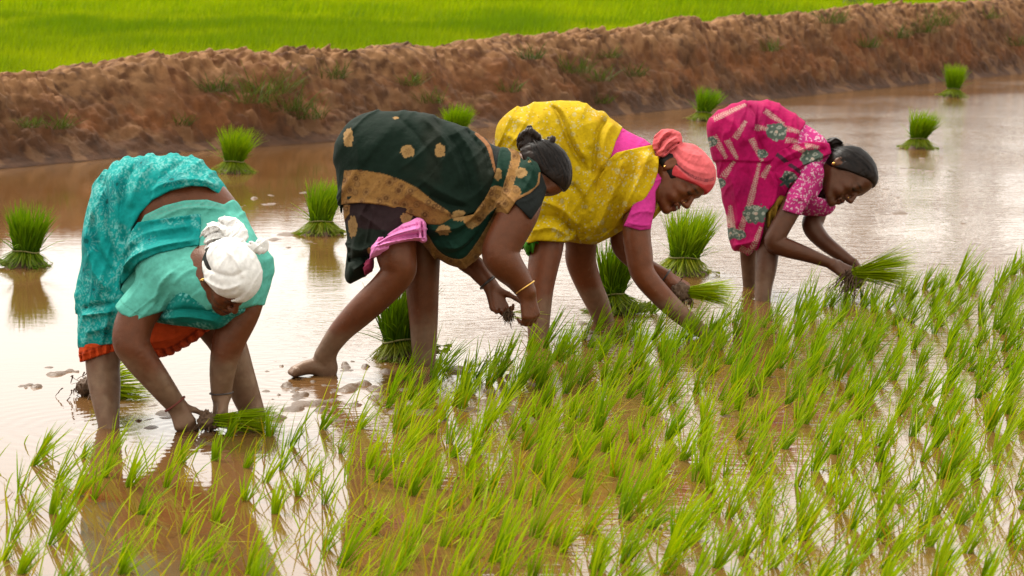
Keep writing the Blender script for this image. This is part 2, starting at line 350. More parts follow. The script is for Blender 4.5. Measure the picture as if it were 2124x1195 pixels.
nf = fbm(PM*(16, 10, 1), 4, 21); nl = fbm(PM*(26, 18, 1), 3, 25)
for (u, v, r, ht) in LUMPS:
    c = gnd(u, v); s = FPX/gdepth(v); rx = r/s*1.1; ry = rx*1.25
    d = np.hypot((PM[:, 0]-c[0])/rx, (PM[:, 1]-c[1])/ry)
    near_ = d < 2.6; hgt[near_] = np.maximum(hgt[near_], -.03 + (ht/1000.0*.35+.027)*np.exp(-d[near_]**4*.9))
hgt = hgt + (nf-.5)*.034 + (nl-.5)*.014
uM, vM, dM = w2pix(PM); 
okm = hgt.reshape(MX.shape) > -.03
FM = grid_faces(len(XV), len(YV))
keepf = okm.ravel()[FM].any(1); FM = FM[keepf]; used = np.unique(FM); remap = -np.ones(len(PM), int); remap[used] = np.arange(len(used)); FM = remap[FM]
PM[:, 2] = hgt; CM = (A(112, 84, 58, .32)*(1-nf[:, None]) + A(152, 118, 86, .32)*nf[:, None])*(.8+.4*nl[:, None])
mud = mesh_obj('mud', PM[used], FM, M_MUD, col=CM[used]); tag(mud, kind='structure')

# ================================================================== VOLUME MODELLING (bodies and clothes)
def catmull(pts, sub=3, closed=True):
    P = np.asarray(pts, float); n = len(P); out = []
    rngk = range(n) if closed else range(n-1)
    for i in rngk:
        if closed: p0, p1, p2, p3 = P[i-1], P[i], P[(i+1) % n], P[(i+2) % n]
        else: p0, p1, p2, p3 = P[max(i-1, 0)], P[i], P[i+1], P[min(i+2, n-1)]
        for k in range(sub):
            t = k/sub; out.append(.5*((2*p1)+(-p0+p2)*t+(2*p0-5*p1+4*p2-p3)*t*t+(-p0+3*p1-3*p2+p3)*t**3))
    if not closed: out.append(P[-1])
    return np.array(out)
def polydist(pts, X, Y):                               # signed distance, positive inside; X (nx), Y (ny) axes or flat arrays of equal shape
    d2 = np.full(X.shape, 1e9); ins = np.zeros(X.shape, bool); n = len(pts)
    for i in range(n):
        ax, ay = pts[i]; bx, by = pts[(i+1) % n]; ex, ey = bx-ax, by-ay; l2 = ex*ex+ey*ey+1e-12
        wx, wy = X-ax, Y-ay; t = np.clip((wx*ex+wy*ey)/l2, 0, 1); d2 = np.minimum(d2, (wx-ex*t)**2+(wy-ey*t)**2)
        c = ((ay <= Y) & (by > Y)) | ((by <= Y) & (ay > Y))
        if ey != 0: ins ^= c & (X < ax+(Y-ay)/ey*ex)
    return np.where(ins, np.sqrt(d2), -np.sqrt(d2))
def linedist(pts, X, Y):
    d2 = np.full(X.shape, 1e9); tt = np.zeros(X.shape); sg = np.zeros(X.shape)
    L = 0; seg = np.linalg.norm(np.diff(pts, axis=0), axis=1); tot = seg.sum()
    for i in range(len(pts)-1):
        ax, ay = pts[i]; bx, by = pts[i+1]; ex, ey = bx-ax, by-ay; l2 = ex*ex+ey*ey+1e-12
        wx, wy = X-ax, Y-ay; t = np.clip((wx*ex+wy*ey)/l2, 0, 1); d = (wx-ex*t)**2+(wy-ey*t)**2; m = d < d2
        d2 = np.where(m, d, d2); tt = np.where(m, (L+t*seg[i])/tot, tt); sg = np.where(m, np.sign(ex*wy-ey*wx), sg); L += seg[i]
    return np.sqrt(d2), tt, sg
def blur2(T, sig):
    if sig <= .3: return T
    r = int(3*sig)+1; k = np.exp(-.5*(np.arange(-r, r+1)/sig)**2); k /= k.sum()
    T = np.apply_along_axis(lambda a: np.convolve(np.pad(a, r, 'edge'), k, 'valid'), 0, T)
    return np.apply_along_axis(lambda a: np.convolve(np.pad(a, r, 'edge'), k, 'valid'), 1, T)
def smin(a, b, k): 
    hh = np.maximum(k-np.abs(a-b), 0)/k; return np.minimum(a, b)-hh*hh*k*.25

class Vol:
    """smooth union of tapered limbs, ellipsoids and rounded outlines, in metres, camera-aligned axes (right, up, away)"""
    def __init__(s, D0, h=.004, inset=0.0): s.D0, s.h, s.pr, s.inset = D0, h, [], inset
    def pt(s, p): return np.array(pix(p[0], p[1], s.D0+(p[2] if len(p) > 2 else 0)))
    def m(s, r): return r*s.D0/FPX
    def rc(s, p, q, r1, r2, k=.02, op='u'):            # px
        s.pr.append(('rc', s.pt(p), s.pt(q), s.m(r1), s.m(r2), k, op)); return s
    def rcm(s, p, q, r1, r2, k=.01, op='u'): s.pr.append(('rc', np.array(p, float), np.array(q, float), r1, r2, k, op)); return s
    def chain(s, pts, k=.02):
        P = catmull(pts, 5, False); Q = np.array([s.pt(p[:3]) for p in P]); s.pr.append(('ch', Q, np.array([s.m(p[3]) for p in P]), k, 'u')); return s
    def ell(s, c, R, ax=None, k=.02, op='u', px=True):
        s.pr.append(('el', s.pt(c) if px else np.array(c, float), np.array(R, float), np.eye(3) if ax is None else np.array(ax, float), k, op)); return s
    def pil(s, poly, c0, T, R, k=.03, blur=.012, op='u', sub=3):
        P = catmull(poly, sub) if sub else np.array(poly, float)
        s.pr.append(('pi', P, c0, T, R, k, op, blur)); return s
    def planar(s, P): D = s.D0; return np.stack([(P[:, 0]-CU)/FPX*D, (CV-P[:, 1])/FPX*D], 1)
    def bbox(s):
        lo, hi = np.full(3, 1e9), np.full(3, -1e9)
        for p in s.pr:
            if p[-1] == 's' or (p[0] != 'pi' and p[-1] == 's'): continue
            a, b = s.pbox(p); lo = np.minimum(lo, a); hi = np.maximum(hi, b)
        return lo, hi
    def pbox(s, p):
        if p[0] == 'rc': return np.minimum(p[1]-p[3], p[2]-p[4]), np.maximum(p[1]+p[3], p[2]+p[4])
        if p[0] == 'el': r = np.abs(p[3]).T @ p[2]; r = np.minimum(r, p[2].max()); return p[1]-r, p[1]+r
        if p[0] == 'ch': return (p[1]-p[2][:, None]).min(0), (p[1]+p[2][:, None]).max(0)
        Q = s.planar(p[1]); c = p[2]
        if callable(c): cs = [s.D0+c(u, v) for u, v in p[1]]
        else: cs = [s.D0+c]
        return np.r_[Q.min(0), min(cs)-p[3]], np.r_[Q.max(0), max(cs)+p[3]]
    def field(s, lo, hi, extra=0.0):
        h = s.h; n = np.ceil((hi-lo)/h).astype(int)+1
        ax = [lo[i]+h*np.arange(n[i]) for i in range(3)]
        F = np.full(n, .3, np.float32)
        for p in s.pr:
            if p[0] == 'rc': k, op = p[5], p[6]
            elif p[0] == 'el': k, op = p[4], p[5]
            elif p[0] == 'ch': k, op = p[3], p[4]
            else: k, op = p[5], p[6]
            a, b = s.pbox(p); mg = k+extra+3*h
            i0 = np.maximum(np.floor((a-mg-lo)/h).astype(int), 0); i1 = np.minimum(np.ceil((b+mg-lo)/h).astype(int)+1, n)
            if (i1 <= i0).any(): continue
            x, y, z = ax[0][i0[0]:i1[0]], ax[1][i0[1]:i1[1]], ax[2][i0[2]:i1[2]]
            if p[0] == 'rc':
                A_, B_ = p[1], p[2]; e = B_-A_; l2 = e@e+1e-12
                X, Y, Z = (x-A_[0])[:, None, None].astype(np.float32), (y-A_[1])[None, :, None].astype(np.float32), (z-A_[2])[None, None, :].astype(np.float32)
                t = np.clip((X*e[0]+Y*e[1]+Z*e[2])/l2, 0, 1).astype(np.float32)
                d = np.sqrt((X-t*e[0])**2+(Y-t*e[1])**2+(Z-t*e[2])**2)-(p[3]+(p[4]-p[3])*t)
            elif p[0] == 'ch':
                d = np.full((len(x), len(y), len(z)), .3, np.float32); o_ = np.array([x[0], y[0], z[0]])
                for A_, B_, ra, rb in zip(p[1][:-1], p[1][1:], p[2][:-1], p[2][1:]):
                    e = B_-A_; l2 = e@e+1e-12; rm = max(ra, rb)+mg
                    j0 = np.maximum(np.floor((np.minimum(A_, B_)-rm-o_)/h).astype(int), 0); j1 = np.minimum(np.ceil((np.maximum(A_, B_)+rm-o_)/h).astype(int)+1, d.shape)
                    if (j1 <= j0).any(): continue
                    X, Y, Z = (x[j0[0]:j1[0]]-A_[0])[:, None, None].astype(np.float32), (y[j0[1]:j1[1]]-A_[1])[None, :, None].astype(np.float32), (z[j0[2]:j1[2]]-A_[2])[None, None, :].astype(np.float32)
                    t = np.clip((X*e[0]+Y*e[1]+Z*e[2])/l2, 0, 1).astype(np.float32); ss_ = tuple(slice(j0[i], j1[i]) for i in range(3))
                    d[ss_] = np.minimum(d[ss_], np.sqrt((X-t*e[0])**2+(Y-t*e[1])**2+(Z-t*e[2])**2)-np.float32(ra)-np.float32(rb-ra)*t)
            elif p[0] == 'el':
                c, R, M = p[1], p[2], p[3]
                X, Y, Z = (x-c[0])[:, None, None].astype(np.float32), (y-c[1])[None, :, None].astype(np.float32), (z-c[2])[None, None, :].astype(np.float32)
                L = [X*M[i][0]+Y*M[i][1]+Z*M[i][2] for i in range(3)]
                k0 = np.sqrt(sum((L[i]/R[i])**2 for i in range(3))); k1 = np.sqrt(sum((L[i]/R[i]**2)**2 for i in range(3)))+1e-6
                d = k0*(k0-1)/k1
            else:
                Q = s.planar(p[1]); T, R = p[3], p[4]
                xs, ys = x[::2], y[::2]
                if len(xs) < 2 or len(ys) < 2: xs, ys = x, y
                GX, GY = np.meshgrid(xs, ys, indexing='ij'); tab = polydist(Q, GX, GY); tab = blur2(tab, p[7]/(2*h))-s.inset
                tab = np.array([np.interp(y, ys, tab[i]) for i in range(len(xs))]); tab = np.array([np.interp(x, xs, tab[:, j]) for j in range(len(y))]).T
                if callable(p[2]):
                    uu, vv = CU+x*FPX/s.D0, CV-y*FPX/s.D0; c0 = s.D0+np.array([[p[2](a_, b_) for b_ in vv[::4]] for a_ in uu[::4]])
                    c0 = np.array([np.interp(vv, vv[::4][::1][::-1][::-1], r) if vv[0] < vv[-1] else np.interp(-vv, -vv[::4], r) for r in c0]); c0 = np.array([np.interp(uu, uu[::4], c0[:, j]) for j in range(c0.shape[1])]).T
                    c0 = c0[:, :, None]
                else: c0 = s.D0+p[2]
                qv = np.maximum(R-tab, 0)[:, :, None].astype(np.float32); yv = (z[None, None, :]-c0).astype(np.float32)
                k0 = np.sqrt((qv/R)**2+(yv/T)**2); k1 = np.sqrt((qv/R**2)**2+(yv/T**2)**2)+1e-5
                d = k0*(k0-1)/k1
            sl_ = tuple(slice(i0[i], i1[i]) for i in range(3))
            if op == 'u': F[sl_] = smin(F[sl_], d.astype(np.float32), np.float32(k))
            else: F[sl_] = -smin(-F[sl_], d.astype(np.float32), np.float32(k))
        return F, ax
def nets(F, ax, h):
    ins = F < 0; n = F.shape
    c = [ins[dx:n[0]-1+dx, dy:n[1]-1+dy, dz:n[2]-1+dz] for dx in (0, 1) for dy in (0, 1) for dz in (0, 1)]
    anyv = c[0].copy(); allv = c[0].copy()
    for q in c[1:]: anyv |= q; allv &= q
    act = np.argwhere(anyv & ~allv); vid = np.full((n[0]-1, n[1]-1, n[2]-1), -1, np.int32); vid[tuple(act.T)] = np.arange(len(act))
    acc = np.zeros((len(act), 3)); cnt = np.zeros(len(act))
    offs = [(dx, dy, dz) for dx in (0, 1) for dy in (0, 1) for dz in (0, 1)]
    for o in offs:
        for a in range(3):
            if o[a]: continue
            o2 = list(o); o2[a] = 1
            f0 = F[tuple((act+o).T)]; f1 = F[tuple((act+o2).T)]; m = (f0 < 0) != (f1 < 0)
            t = np.where(m, f0/(f0-f1+1e-12), 0); pnt = np.array(o)[None, :].repeat(len(act), 0).astype(float); pnt[:, a] += t
            acc[m] += pnt[m]; cnt[m] += 1
    V = (act+acc/np.maximum(cnt, 1)[:, None])*h + np.array([ax[0][0], ax[1][0], ax[2][0]])
    faces = []
    for a in range(3):
        b, c_ = (a+1) % 3, (a+2) % 3
        s0 = [slice(1, n[i]-1) for i in range(3)]; s1 = list(s0); s0[a] = slice(0, n[a]-1); s1[a] = slice(1, n[a])
        A_, B_ = ins[tuple(s0)], ins[tuple(s1)]; e = np.argwhere(A_ != B_); 
        if len(e) == 0: continue
        flip = A_[tuple(e.T)]; g_ = e.copy()
        for i in range(3):
            if i != a: g_[:, i] += 1
        def cell(db, dc):
            k = g_.copy(); k[:, b] += db; k[:, c_] += dc; return vid[tuple(k.T)]
        q = np.stack([cell(-1, -1), cell(0, -1), cell(0, 0), cell(-1, 0)], 1); q[flip] = q[flip][:, ::-1]
        faces.append(q)
    return V, np.vstack(faces)
def smooth(V, Fq, it=1, lam=.5):
    e = np.vstack([Fq[:, [0, 1]], Fq[:, [1, 2]], Fq[:, [2, 3]], Fq[:, [3, 0]]]); e = np.vstack([e, e[:, ::-1]])
    cnt = np.bincount(e[:, 0], minlength=len(V)).astype(float)
    for _ in range(it):
        S = np.stack([np.bincount(e[:, 0], V[e[:, 1], i], len(V)) for i in range(3)], 1)/np.maximum(cnt, 1)[:, None]; V = V+lam*(S-V)
    return V

class Person:
    def __init__(s, D0, foot, label):
        s.D0 = D0; s.base = gnd(*foot); s.base[2] = 0
        s.root = empty('person', tuple(s.base), label, 'person', 'women transplanting rice')
    def uv(s, V): return CU+V[:, 0]*FPX/s.D0, CV-V[:, 1]*FPX/s.D0
    def make(s, name, vol, mat, paint, offset=0.0, region=None, folds=(), layers=(), cut=(), wr=None, parent=None, sm=1, regsoft=.006, clim=None, clamp=-.05, fk=2.7):
        """offset: metres of cloth over the form; region: outline the cloth covers; folds: (points px, width px, height mm)"""
        h = vol.h; lo, hi = vol.bbox(); mx = offset+.03
        if region is not None:
            Q = vol.planar(np.array(region, float)); lo[:2] = np.maximum(lo[:2]-mx, Q.min(0)-.02)+mx*0; hi[:2] = np.minimum(hi[:2]+mx, Q.max(0)+.02); lo[2] -= mx; hi[2] += mx
        else: lo = lo-mx; hi = hi+mx
        F, ax = vol.field(lo, hi, offset+.03)
        need2d = region is not None or folds or layers or wr
        if need2d:
            GX, GY = np.meshgrid(ax[0], ax[1], indexing='ij'); U, Vv = CU+GX*FPX/s.D0, CV-GY*FPX/s.D0
            disp = np.full(GX.shape, float(offset))
            for pts, w, ampm in folds:
                d, tt, sg = linedist(catmull(pts, 4, False), U, Vv)
                disp += fk*ampm/1000*np.exp(-(d/w*1.15)**1.4)*sstep(0, .15, tt)*sstep(1, .85, tt)
            for pts, ex in layers: disp += ex*sstep(-2.5, 2.5, polydist(np.array(pts, float), U, Vv))
            if wr: 
                a, sc, ang = wr; ca, sa = math.cos(ang), math.sin(ang)
                pp = np.stack([((U*ca+Vv*sa)/sc).ravel(), ((-U*sa+Vv*ca)/(sc*4)).ravel(), np.full(U.size, 3.3)], 1)
                fb = fbm(pp*.8+fbm(pp*.6, 2, 47)[:, None]*.8, 2, 41).reshape(U.shape); disp += 1.0*a*(fb-.5) + .62*a*(np.clip(1-np.abs(fb-.5)*6, 0, 1)**1.5-.35)
            disp = np.maximum(disp, clamp)
            F -= disp[:, :, None].astype(np.float32)
            if region is not None:
                rd = polydist(np.array(region, float), U, Vv)*s.D0/FPX
                F = -smin(-F, rd[:, :, None].astype(np.float32), np.float32(regsoft))
        elif offset: F -= offset
        for (p, nrm) in cut:                              # keep the side the normal points away from
            p = vol.pt(p); nrm = np.array(nrm, float)/np.linalg.norm(nrm)
            d = (ax[0]-p[0])[:, None, None]*nrm[0]+(ax[1]-p[1])[None, :, None]*nrm[1]+(ax[2]-p[2])[None, None, :]*nrm[2]
            F = -smin(-F, -d.astype(np.float32), np.float32(.004))
        if clim: 
            zz = ax[2]-s.D0; F = np.maximum(F, np.maximum(zz-clim[1], clim[0]-zz)[None, None, :].astype(np.float32))
        F[[0, -1]] = .1; F[:, [0, -1]] = .1; F[:, :, [0, -1]] = .1
        V, Fq = nets(F, ax, h); V = smooth(V, Fq, sm)
        W = cam2world(V); u, v = s.uv(V); col = paint(u, v, W, V) if callable(paint) else np.tile(paint, (len(W), 1))
        # outward winding
        a, b, c_ = W[Fq[:, 0]], W[Fq[:, 1]], W[Fq[:, 2]]
        if np.einsum('ij,ij->i', a-W.mean(0), np.cross(b-W.mean(0), c_-W.mean(0))).sum() < 0: Fq = Fq[:, ::-1]
        return mesh_obj(name, W-s.base, np.ascontiguousarray(Fq), mat, parent or s.root, col=col)

def unit(v): v = np.array(v, float); return v/np.linalg.norm(v)
def frame(fwd, up):                                      # head axes in (right, up, away); third axis points to the head's own right
    f = unit(fwd); u = np.array(up, float); u = unit(u-f*(u@f)); 
    fr, ur = f*(1, 1, -1), u*(1, 1, -1); r = np.cross(fr, ur)*(1, 1, -1); return f, u, r
class Head:
    def __init__(s, vol, c, fwd, up, sc): s.v, s.c, s.sc = vol, vol.pt(c), sc; s.f, s.u, s.r = frame(fwd, up)
    def p(s, f, r, u): return s.c+(s.f*f+s.r*r+s.u*u)*s.sc
    def e(s, c, R, k=.02, op='u'): s.v.ell(s.p(*c), np.array(R)*s.sc, [s.f, s.r, s.u], k, op, px=False)
    def r_(s, a, b, ra, rb, k=.015): s.v.rcm(s.p(*a), s.p(*b), ra*s.sc, rb*s.sc, k)
    def cranium(s): s.e((-.012, 0, .034), (.097, .074, .086), .01)
    def build(s, neck, rn, ear=-.02, smile=0.0):
        s.cranium(); s.e((.030, 0, -.035), (.062, .056, .078), .03)
        for q in (-1, 1):
            s.r_((-.015, q*.05, -.045), (.06, q*.018, -.1), .020, .018, .02)
            s.e((.06, q*.042, -.022), (.026, .022, .022), .02); s.e((.066, q*.034, -.058), (.022, .02, .018), .02)
            s.e((.102, q*.031, .002), (.017, .015, .010), .012, 's'); s.e((.079, q*.031, .000), (.0135, .015, .0125), .004)
            s.e((.099, q*.0125, -.040), (.011, .008, .008), .006)
            s.e((ear, q*.076, -.002), (.021, .009, .031), .006); s.e((ear+.004, q*.086, .0), (.011, .006, .017), .004, 's')
            s.e((ear+.002, q*.074, -.028), (.009, .007, .010), .005)
        s.r_((.082, -.034, .022), (.082, .034, .022), .013, .013, .014); s.e((.07, 0, .05), (.03, .05, .04), .03)
        s.r_((.090, 0, .014), (.113, 0, -.032), .0075, .0115, .010); s.e((.112, 0, -.034), (.011, .011, .010), .006)
        s.r_((.094, -.020, -.066+smile), (.100, 0, -.063), .0055, .0075, .006); s.r_((.094, .020, -.066+smile), (.100, 0, -.063), .0055, .0075, .006)
        s.r_((.092, -.018, -.076+smile), (.098, 0, -.078), .0055, .0085, .006); s.r_((.092, .018, -.076+smile), (.098, 0, -.078), .0055, .0085, .006)
        s.e((.080, 0, -.104), (.021, .022, .018), .018)
        s.v.rcm(s.p(-.035, 0, -.045), s.v.pt(neck), .056*s.sc, s.v.m(rn), .03)
    def local(s, V): d = (V-s.c)/s.sc; return d@s.f, d@s.r, d@s.u
    def paint(s, V, col):
        f, r, u = s.local(V); hd = (np.abs(r) < .1) & (f > .04) & (u > -.14) & (u < .13)
        def blend(m, c): 
            m = (m*hd)[:, None]; col[:] = col*(1-m)+np.array(c)*m
        lip = sstep(.024, .019, np.hypot(r*1.0, (u+.071)*1.6))*sstep(.083, .09, f); blend(lip*.7, A(120, 58, 52))
        blend(sstep(.004, .0015, np.abs(u+.0705))*sstep(.026, .02, np.abs(r))*sstep(.085, .09, f), A(45, 20, 18))
        brow = sstep(.0055, .003, np.abs(u-.024+.12*(np.abs(r)-.03)**1)) * sstep(.052, .046, np.abs(r))*sstep(.012, .017, np.abs(r))*sstep(.06, .075, f); blend(brow*.85, A(30, 20, 16))
        for q in (-1, 1):
            e = np.hypot(r-q*.031, (u-.000)*2.3); blend(sstep(.0155, .0135, e)*sstep(.07, .08, f)*.75, A(60, 36, 28)); blend(sstep(.003, .0015, np.abs(u+.004+.25*np.abs(r-q*.031)))*sstep(.016, .013, np.abs(r-q*.031))*sstep(.07, .078, f), A(18, 10, 8))
        return col

def hand(vol, wrist, F, N, side, curl=(20, 25, 20), size=1.0, spread=.10, thumb=(.75, .25), tc=(20, 25), wr=.026, px=True):
    """palm with four jointed fingers and a thumb leaving the side; N points out of the back of the hand"""
    w = vol.pt(wrist) if px else np.array(wrist, float); F = unit(F); N = np.array(N, float); N = unit(N-F*(N@F)); S = np.cross(F, N)*side; k = size
    out = []
    for i, (o, L, rr) in enumerate(((.031, .072, .0092), (.0105, .082, .0095), (-.0105, .076, .009), (-.030, .058, .0082))):
        kn = w+(F*(.092-abs(o)*.25)+S*o)*k
        vol.rcm(w+S*o*.45*k, kn, wr*.62*k, .0135*k, .014)
        d = unit(F+S*(o*spread*10)); p = kn; c = curl[i] if isinstance(curl[0], (list, tuple)) else curl
        a = 0
        for j, (fr, an) in enumerate(zip((.46, .30, .26), c)):
            a += math.radians(an); dd = d*math.cos(a)-N*math.sin(a); q = p+dd*L*fr*k
            vol.rcm(p, q, rr*(1-.08*j)*k, rr*(.94-.1*j)*k, .004 if j else .009); p = q
        out.append(p)
    b = w+(F*.022+S*.022-N*.006)*k; d = unit(F*(1-thumb[0])+S*thumb[0]-N*thumb[1]); p = b; a = 0
    for L, an, ra, rb in ((.045, 0, .0165, .0115), (.034, tc[0], .011, .0098), (.028, tc[1], .0098, .0082)):
        a += math.radians(an); dd = unit(d*math.cos(a)+unit(F*.8-S*.5-N*.35)*math.sin(a)); q = p+dd*L*k; vol.rcm(p, q, ra*k, rb*k, .006 if L < .045 else .015); p = q
    out.append(p); return out

def torus(P, name, c, axis, R, r, mat, parent=None, n=28, m_=8, tilt=None):
    c = np.array(c, float); a = unit(axis); b = unit(np.cross(a, (0.3, .9, .2))); d = np.cross(a, b); V = []; Fq = []
    for i in range(n):
        t = 2*math.pi*i/n; e = b*math.cos(t)+d*math.sin(t)
        for j in range(m_):
            s_ = 2*math.pi*j/m_; V.append(c+e*(R+r*math.cos(s_))+a*r*math.sin(s_))
            Fq.append((i*m_+j, ((i+1) % n)*m_+j, ((i+1) % n)*m_+(j+1) % m_, i*m_+(j+1) % m_))
    return mesh_obj(name, cam2world(V)-P.base, np.array(Fq), mat, parent or P.root)

SKIN, SKIN_D, PALM = A(144, 76, 42, .275), A(88, 54, 40, .32), A(150, 98, 78, .32)
def skin_paint(base, mud_z=.22, muds=1.0, heads=(), arms_mud=None):
    def f(u, v, W, V):
        n = fbm(W*9, 4, 50); n2 = fbm(W*40, 3, 54); col = np.tile(base, (len(W), 1))*(.86+.3*n)[:, None]
        mm = sstep(mud_z+.05, mud_z-.04, W[:, 2]+(n-.5)*.16)*muds*(.45+.5*n2); mc = A(164, 132, 104, .34)*(.8+.4*n2)[:, None]
        col = col*(1-mm[:, None])+mc*mm[:, None]
        sp, _r = worley(W*(55, 55, 42)+n[:, None]*2, 57); ms = sstep(.24, .12, sp)*(_r > .6)*n2*sstep(mud_z+.26, mud_z-.02, W[:, 2])*.6; col = col*(1-ms[:, None])+mc*ms[:, None]
        for hd in heads: col = hd.paint(V, col)
        return col
    return f

# print helpers: u, v run in photo pixels across the cloth
def band(u, v, pts, w, sub=4): d, t, s_ = linedist(catmull(pts, sub, False), u, v); return d < w, d, t
def put(col, mask, c, a=1.0): 
    m = (np.asarray(mask, float)*a)[:, None]; col[:] = col*(1-m)+np.array(c)*m
def flower(u, v, c, r, n=8, ph=0., sq=1., depth=.25):
    dx, dy = u-c[0], (v-c[1])/sq; th = np.arctan2(dy, dx); rr = np.hypot(dx, dy)/r; return rr < (1-depth)+depth*np.cos(n*th+ph), rr, th
def sprig(u, v, p0, p1, w, per=7.0, stem=.9):
    p0, p1 = np.array(p0, float), np.array(p1, float); e = p1-p0; L = np.linalg.norm(e); e /= L; a = (u-p0[0])*e[0]+(v-p0[1])*e[1]; b = (u-p0[0])*-e[1]+(v-p0[1])*e[0]
    ww = w*np.clip(1.15-a/L*.6, .3, 1); k = ((a-np.abs(b)*.75)/per) % 1.0; return (a > 0) & (a < L) & (((np.abs(b) < ww) & (np.abs(b) > 1.0) & (k < .5)) | (np.abs(b) < stem))
def sc_pts(pts, ox, oy, s): return [(x/s+ox, y/s+oy) + tuple(r) for x, y, *r in pts]

# ================================================================== PERSON: teal sari, white headscarf
def teal_print(u, v, W, V, base=A(14, 176, 170, .46), hi=A(150, 230, 222, .46)):
    col = np.tile(base, (len(u), 1)); p = np.stack([u/15, v/15, u*0], 1)
    n = fbm(p+fbm(p*1.7, 2, 61)[:, None]*2.2, 3, 60); sq = np.abs(n-.5); zone = fbm(np.stack([u/70, v/50, u*0+4], 1), 2, 66)
    put(col, sstep(.040, .012, sq)*sstep(.40, .52, zone), hi, .65)
    n3 = vnoise(np.stack([u/3.0, v/3.0, u*0], 1), 63); put(col, sstep(.62, .8, n3)*sstep(.38, .5, zone), hi, .55)
    for c, r, sq_ in (((372, 377), 34, .55), ((190, 502), 30, 1.1), ((300, 340), 20, .7), ((255, 385), 16, 1.5), ((232, 420), 22, 1.6), ((205, 600), 24, .8), ((178, 560), 18, 1.2), ((228, 690), 20, .7), ((330, 500), 16, .6)):
        m, rr, th = flower(u, v, c, r, 9, .4, sq_, .18); put(col, m, A(6, 160, 158, .44)); put(col, m & (rr > .35) & (np.cos(th*18) > .75), A(130, 220, 215), .7); put(col, rr < .16, A(20, 120, 118))
    return col
def build_teal():
    P = Person(8.55, (300, 875), 'woman in a teal printed sari and white headscarf, bent double with her face hidden'); D0 = P.D0
    hips = [(163, 520), (165, 470), (175, 425), (192, 383), (217, 350), (248, 329), (290, 321), (350, 320), (400, 325), (432, 341), (455, 368), (472, 405), (450, 470), (420, 560), (390, 630), (330, 685), (245, 712), (180, 724), (178, 680), (167, 600)]
    tors = [(296, 450), (340, 412), (400, 392), (445, 393), (474, 410), (508, 442), (536, 482), (554, 530), (555, 585), (540, 632), (490, 664), (440, 664), (380, 640), (300, 575), (280, 510)]
    hc = lambda u, v: .06-.12*sstep(250, 480, u); tc = lambda u, v: .02-.22*sstep(400, 600, v)-.06*sstep(330, 520, u)
    def form(h, ins=.010): return Vol(D0, h, ins).pil(hips, hc, .19, .15, .03, .015).pil(tors, tc, .14, .12, .05, .015)
    b = Vol(D0, .004, .012).pil(tors, tc, .14, .12, .05, .015).chain([(270, 450, .04, 60), (340, 432, -.045, 68), (400, 424, -.07, 68), (440, 440, -.08, 50)], .06)
    b.chain([(230, 600, .05, 62), (214, 735, 0, 38), (217, 800, -.03, 33), (222, 850, -.07, 26), (226, 885, -.09, 22), (230, 945, -.1, 19)], .03)
    b.chain([(400, 600, .08, 60), (466, 700, .08, 40), (494, 775, .1, 34), (514, 830, .12, 29), (527, 862, .12, 24), (537, 915, .13, 22)], .03)
    b.chain([(350, 575, -.2, 46), (292, 642, -.24, 40), (272, 700, -.26, 38), (285, 735, -.26, 34), (330, 795, -.22, 27), (363, 838, -.17, 21)], .03)
    b.chain([(520, 560, -.12, 42), (502, 640, -.14, 39), (476, 705, -.15, 34), (462, 765, -.14, 27), (459, 820, -.12, 21)], .03)
    hand(b, (364, 838, -.17), (.42, -.85, -.12), (-.1, .5, -1), 1, ((30, 50, 35), (36, 52, 38), (40, 52, 40), (46, 55, 40)), .92, .12, thumb=(.55, .3), tc=(10, 25))
    hand(b, (459, 820, -.12), (-.05, -1, -.1), (.7, .1, .6), -1, (45, 50, 40), .98, .05, thumb=(.25, .35), tc=(5, 10))
    hd = Head(b, (474, 574, -.40), (.33, -.90, -.22), (.60, -.06, -.80), 1.0); hd.build((425, 545, -.26), 36, ear=-.015)
    P.make('body', b, M_SKIN, skin_paint(SKIN, .24, 1, [hd]), sm=3)
    # sari skirt
    thg = form(.0045).chain([(230, 600, .05, 66), (214, 700, .01, 46)], .04)
    P.make('sari', thg, M_CLOTH, teal_print, .012, [(140, 300), (490, 300), (486, 398), (470, 411), (443, 392), (411, 390), (368, 400), (330, 419), (303, 446), (287, 475), (279, 520), (266, 560), (262, 600), (300, 640), (330, 676), (300, 690), (262, 700), (240, 713), (210, 716), (176, 726), (140, 726)],
        folds=[([(215, 360), (232, 420), (238, 500), (262, 560)], 9, -9), ([(240, 350), (256, 420), (262, 480)], 8, 7), ([(290, 335), (268, 390), (262, 450), (276, 520)], 9, -9), ([(198, 440), (215, 520), (255, 575)], 8, -8), ([(182, 470), (205, 560), (250, 610)], 10, 8),
               ([(172, 640), (215, 632), (256, 628)], 5, -9), ([(170, 655), (210, 650), (254, 645)], 5, 8), ([(330, 330), (300, 380), (285, 440)], 10, 6), ([(400, 335), (350, 370), (310, 420)], 11, -6), ([(180, 690), (240, 676)], 8, 5), ([(310, 410), (360, 385), (430, 378), (470, 395)], 6, 6)], wr=(.014, 22, .25))
    # petticoat with its frilled hem
    pet = Vol(D0, .004).pil([(178, 700), (240, 690), (300, 640), (380, 610), (450, 655), (434, 684), (402, 706), (352, 736), (316, 744), (290, 736), (258, 716), (240, 724), (205, 736), (172, 746)], .06, .15, .07, .02, .006)
    def pp(u, v, W, V):
        col = np.tile(A(236, 84, 30, .44), (len(u), 1)); hem, d, t = band(u, v, [(172, 733), (238, 712), (300, 720), (352, 722), (400, 694), (430, 672)], 2); put(col, hem, A(170, 50, 20), .6); return col
    pet.chain([(216, 690, .02, 42), (213, 716, .01, 45), (211, 745, 0, 48)], .02)
    fr = []
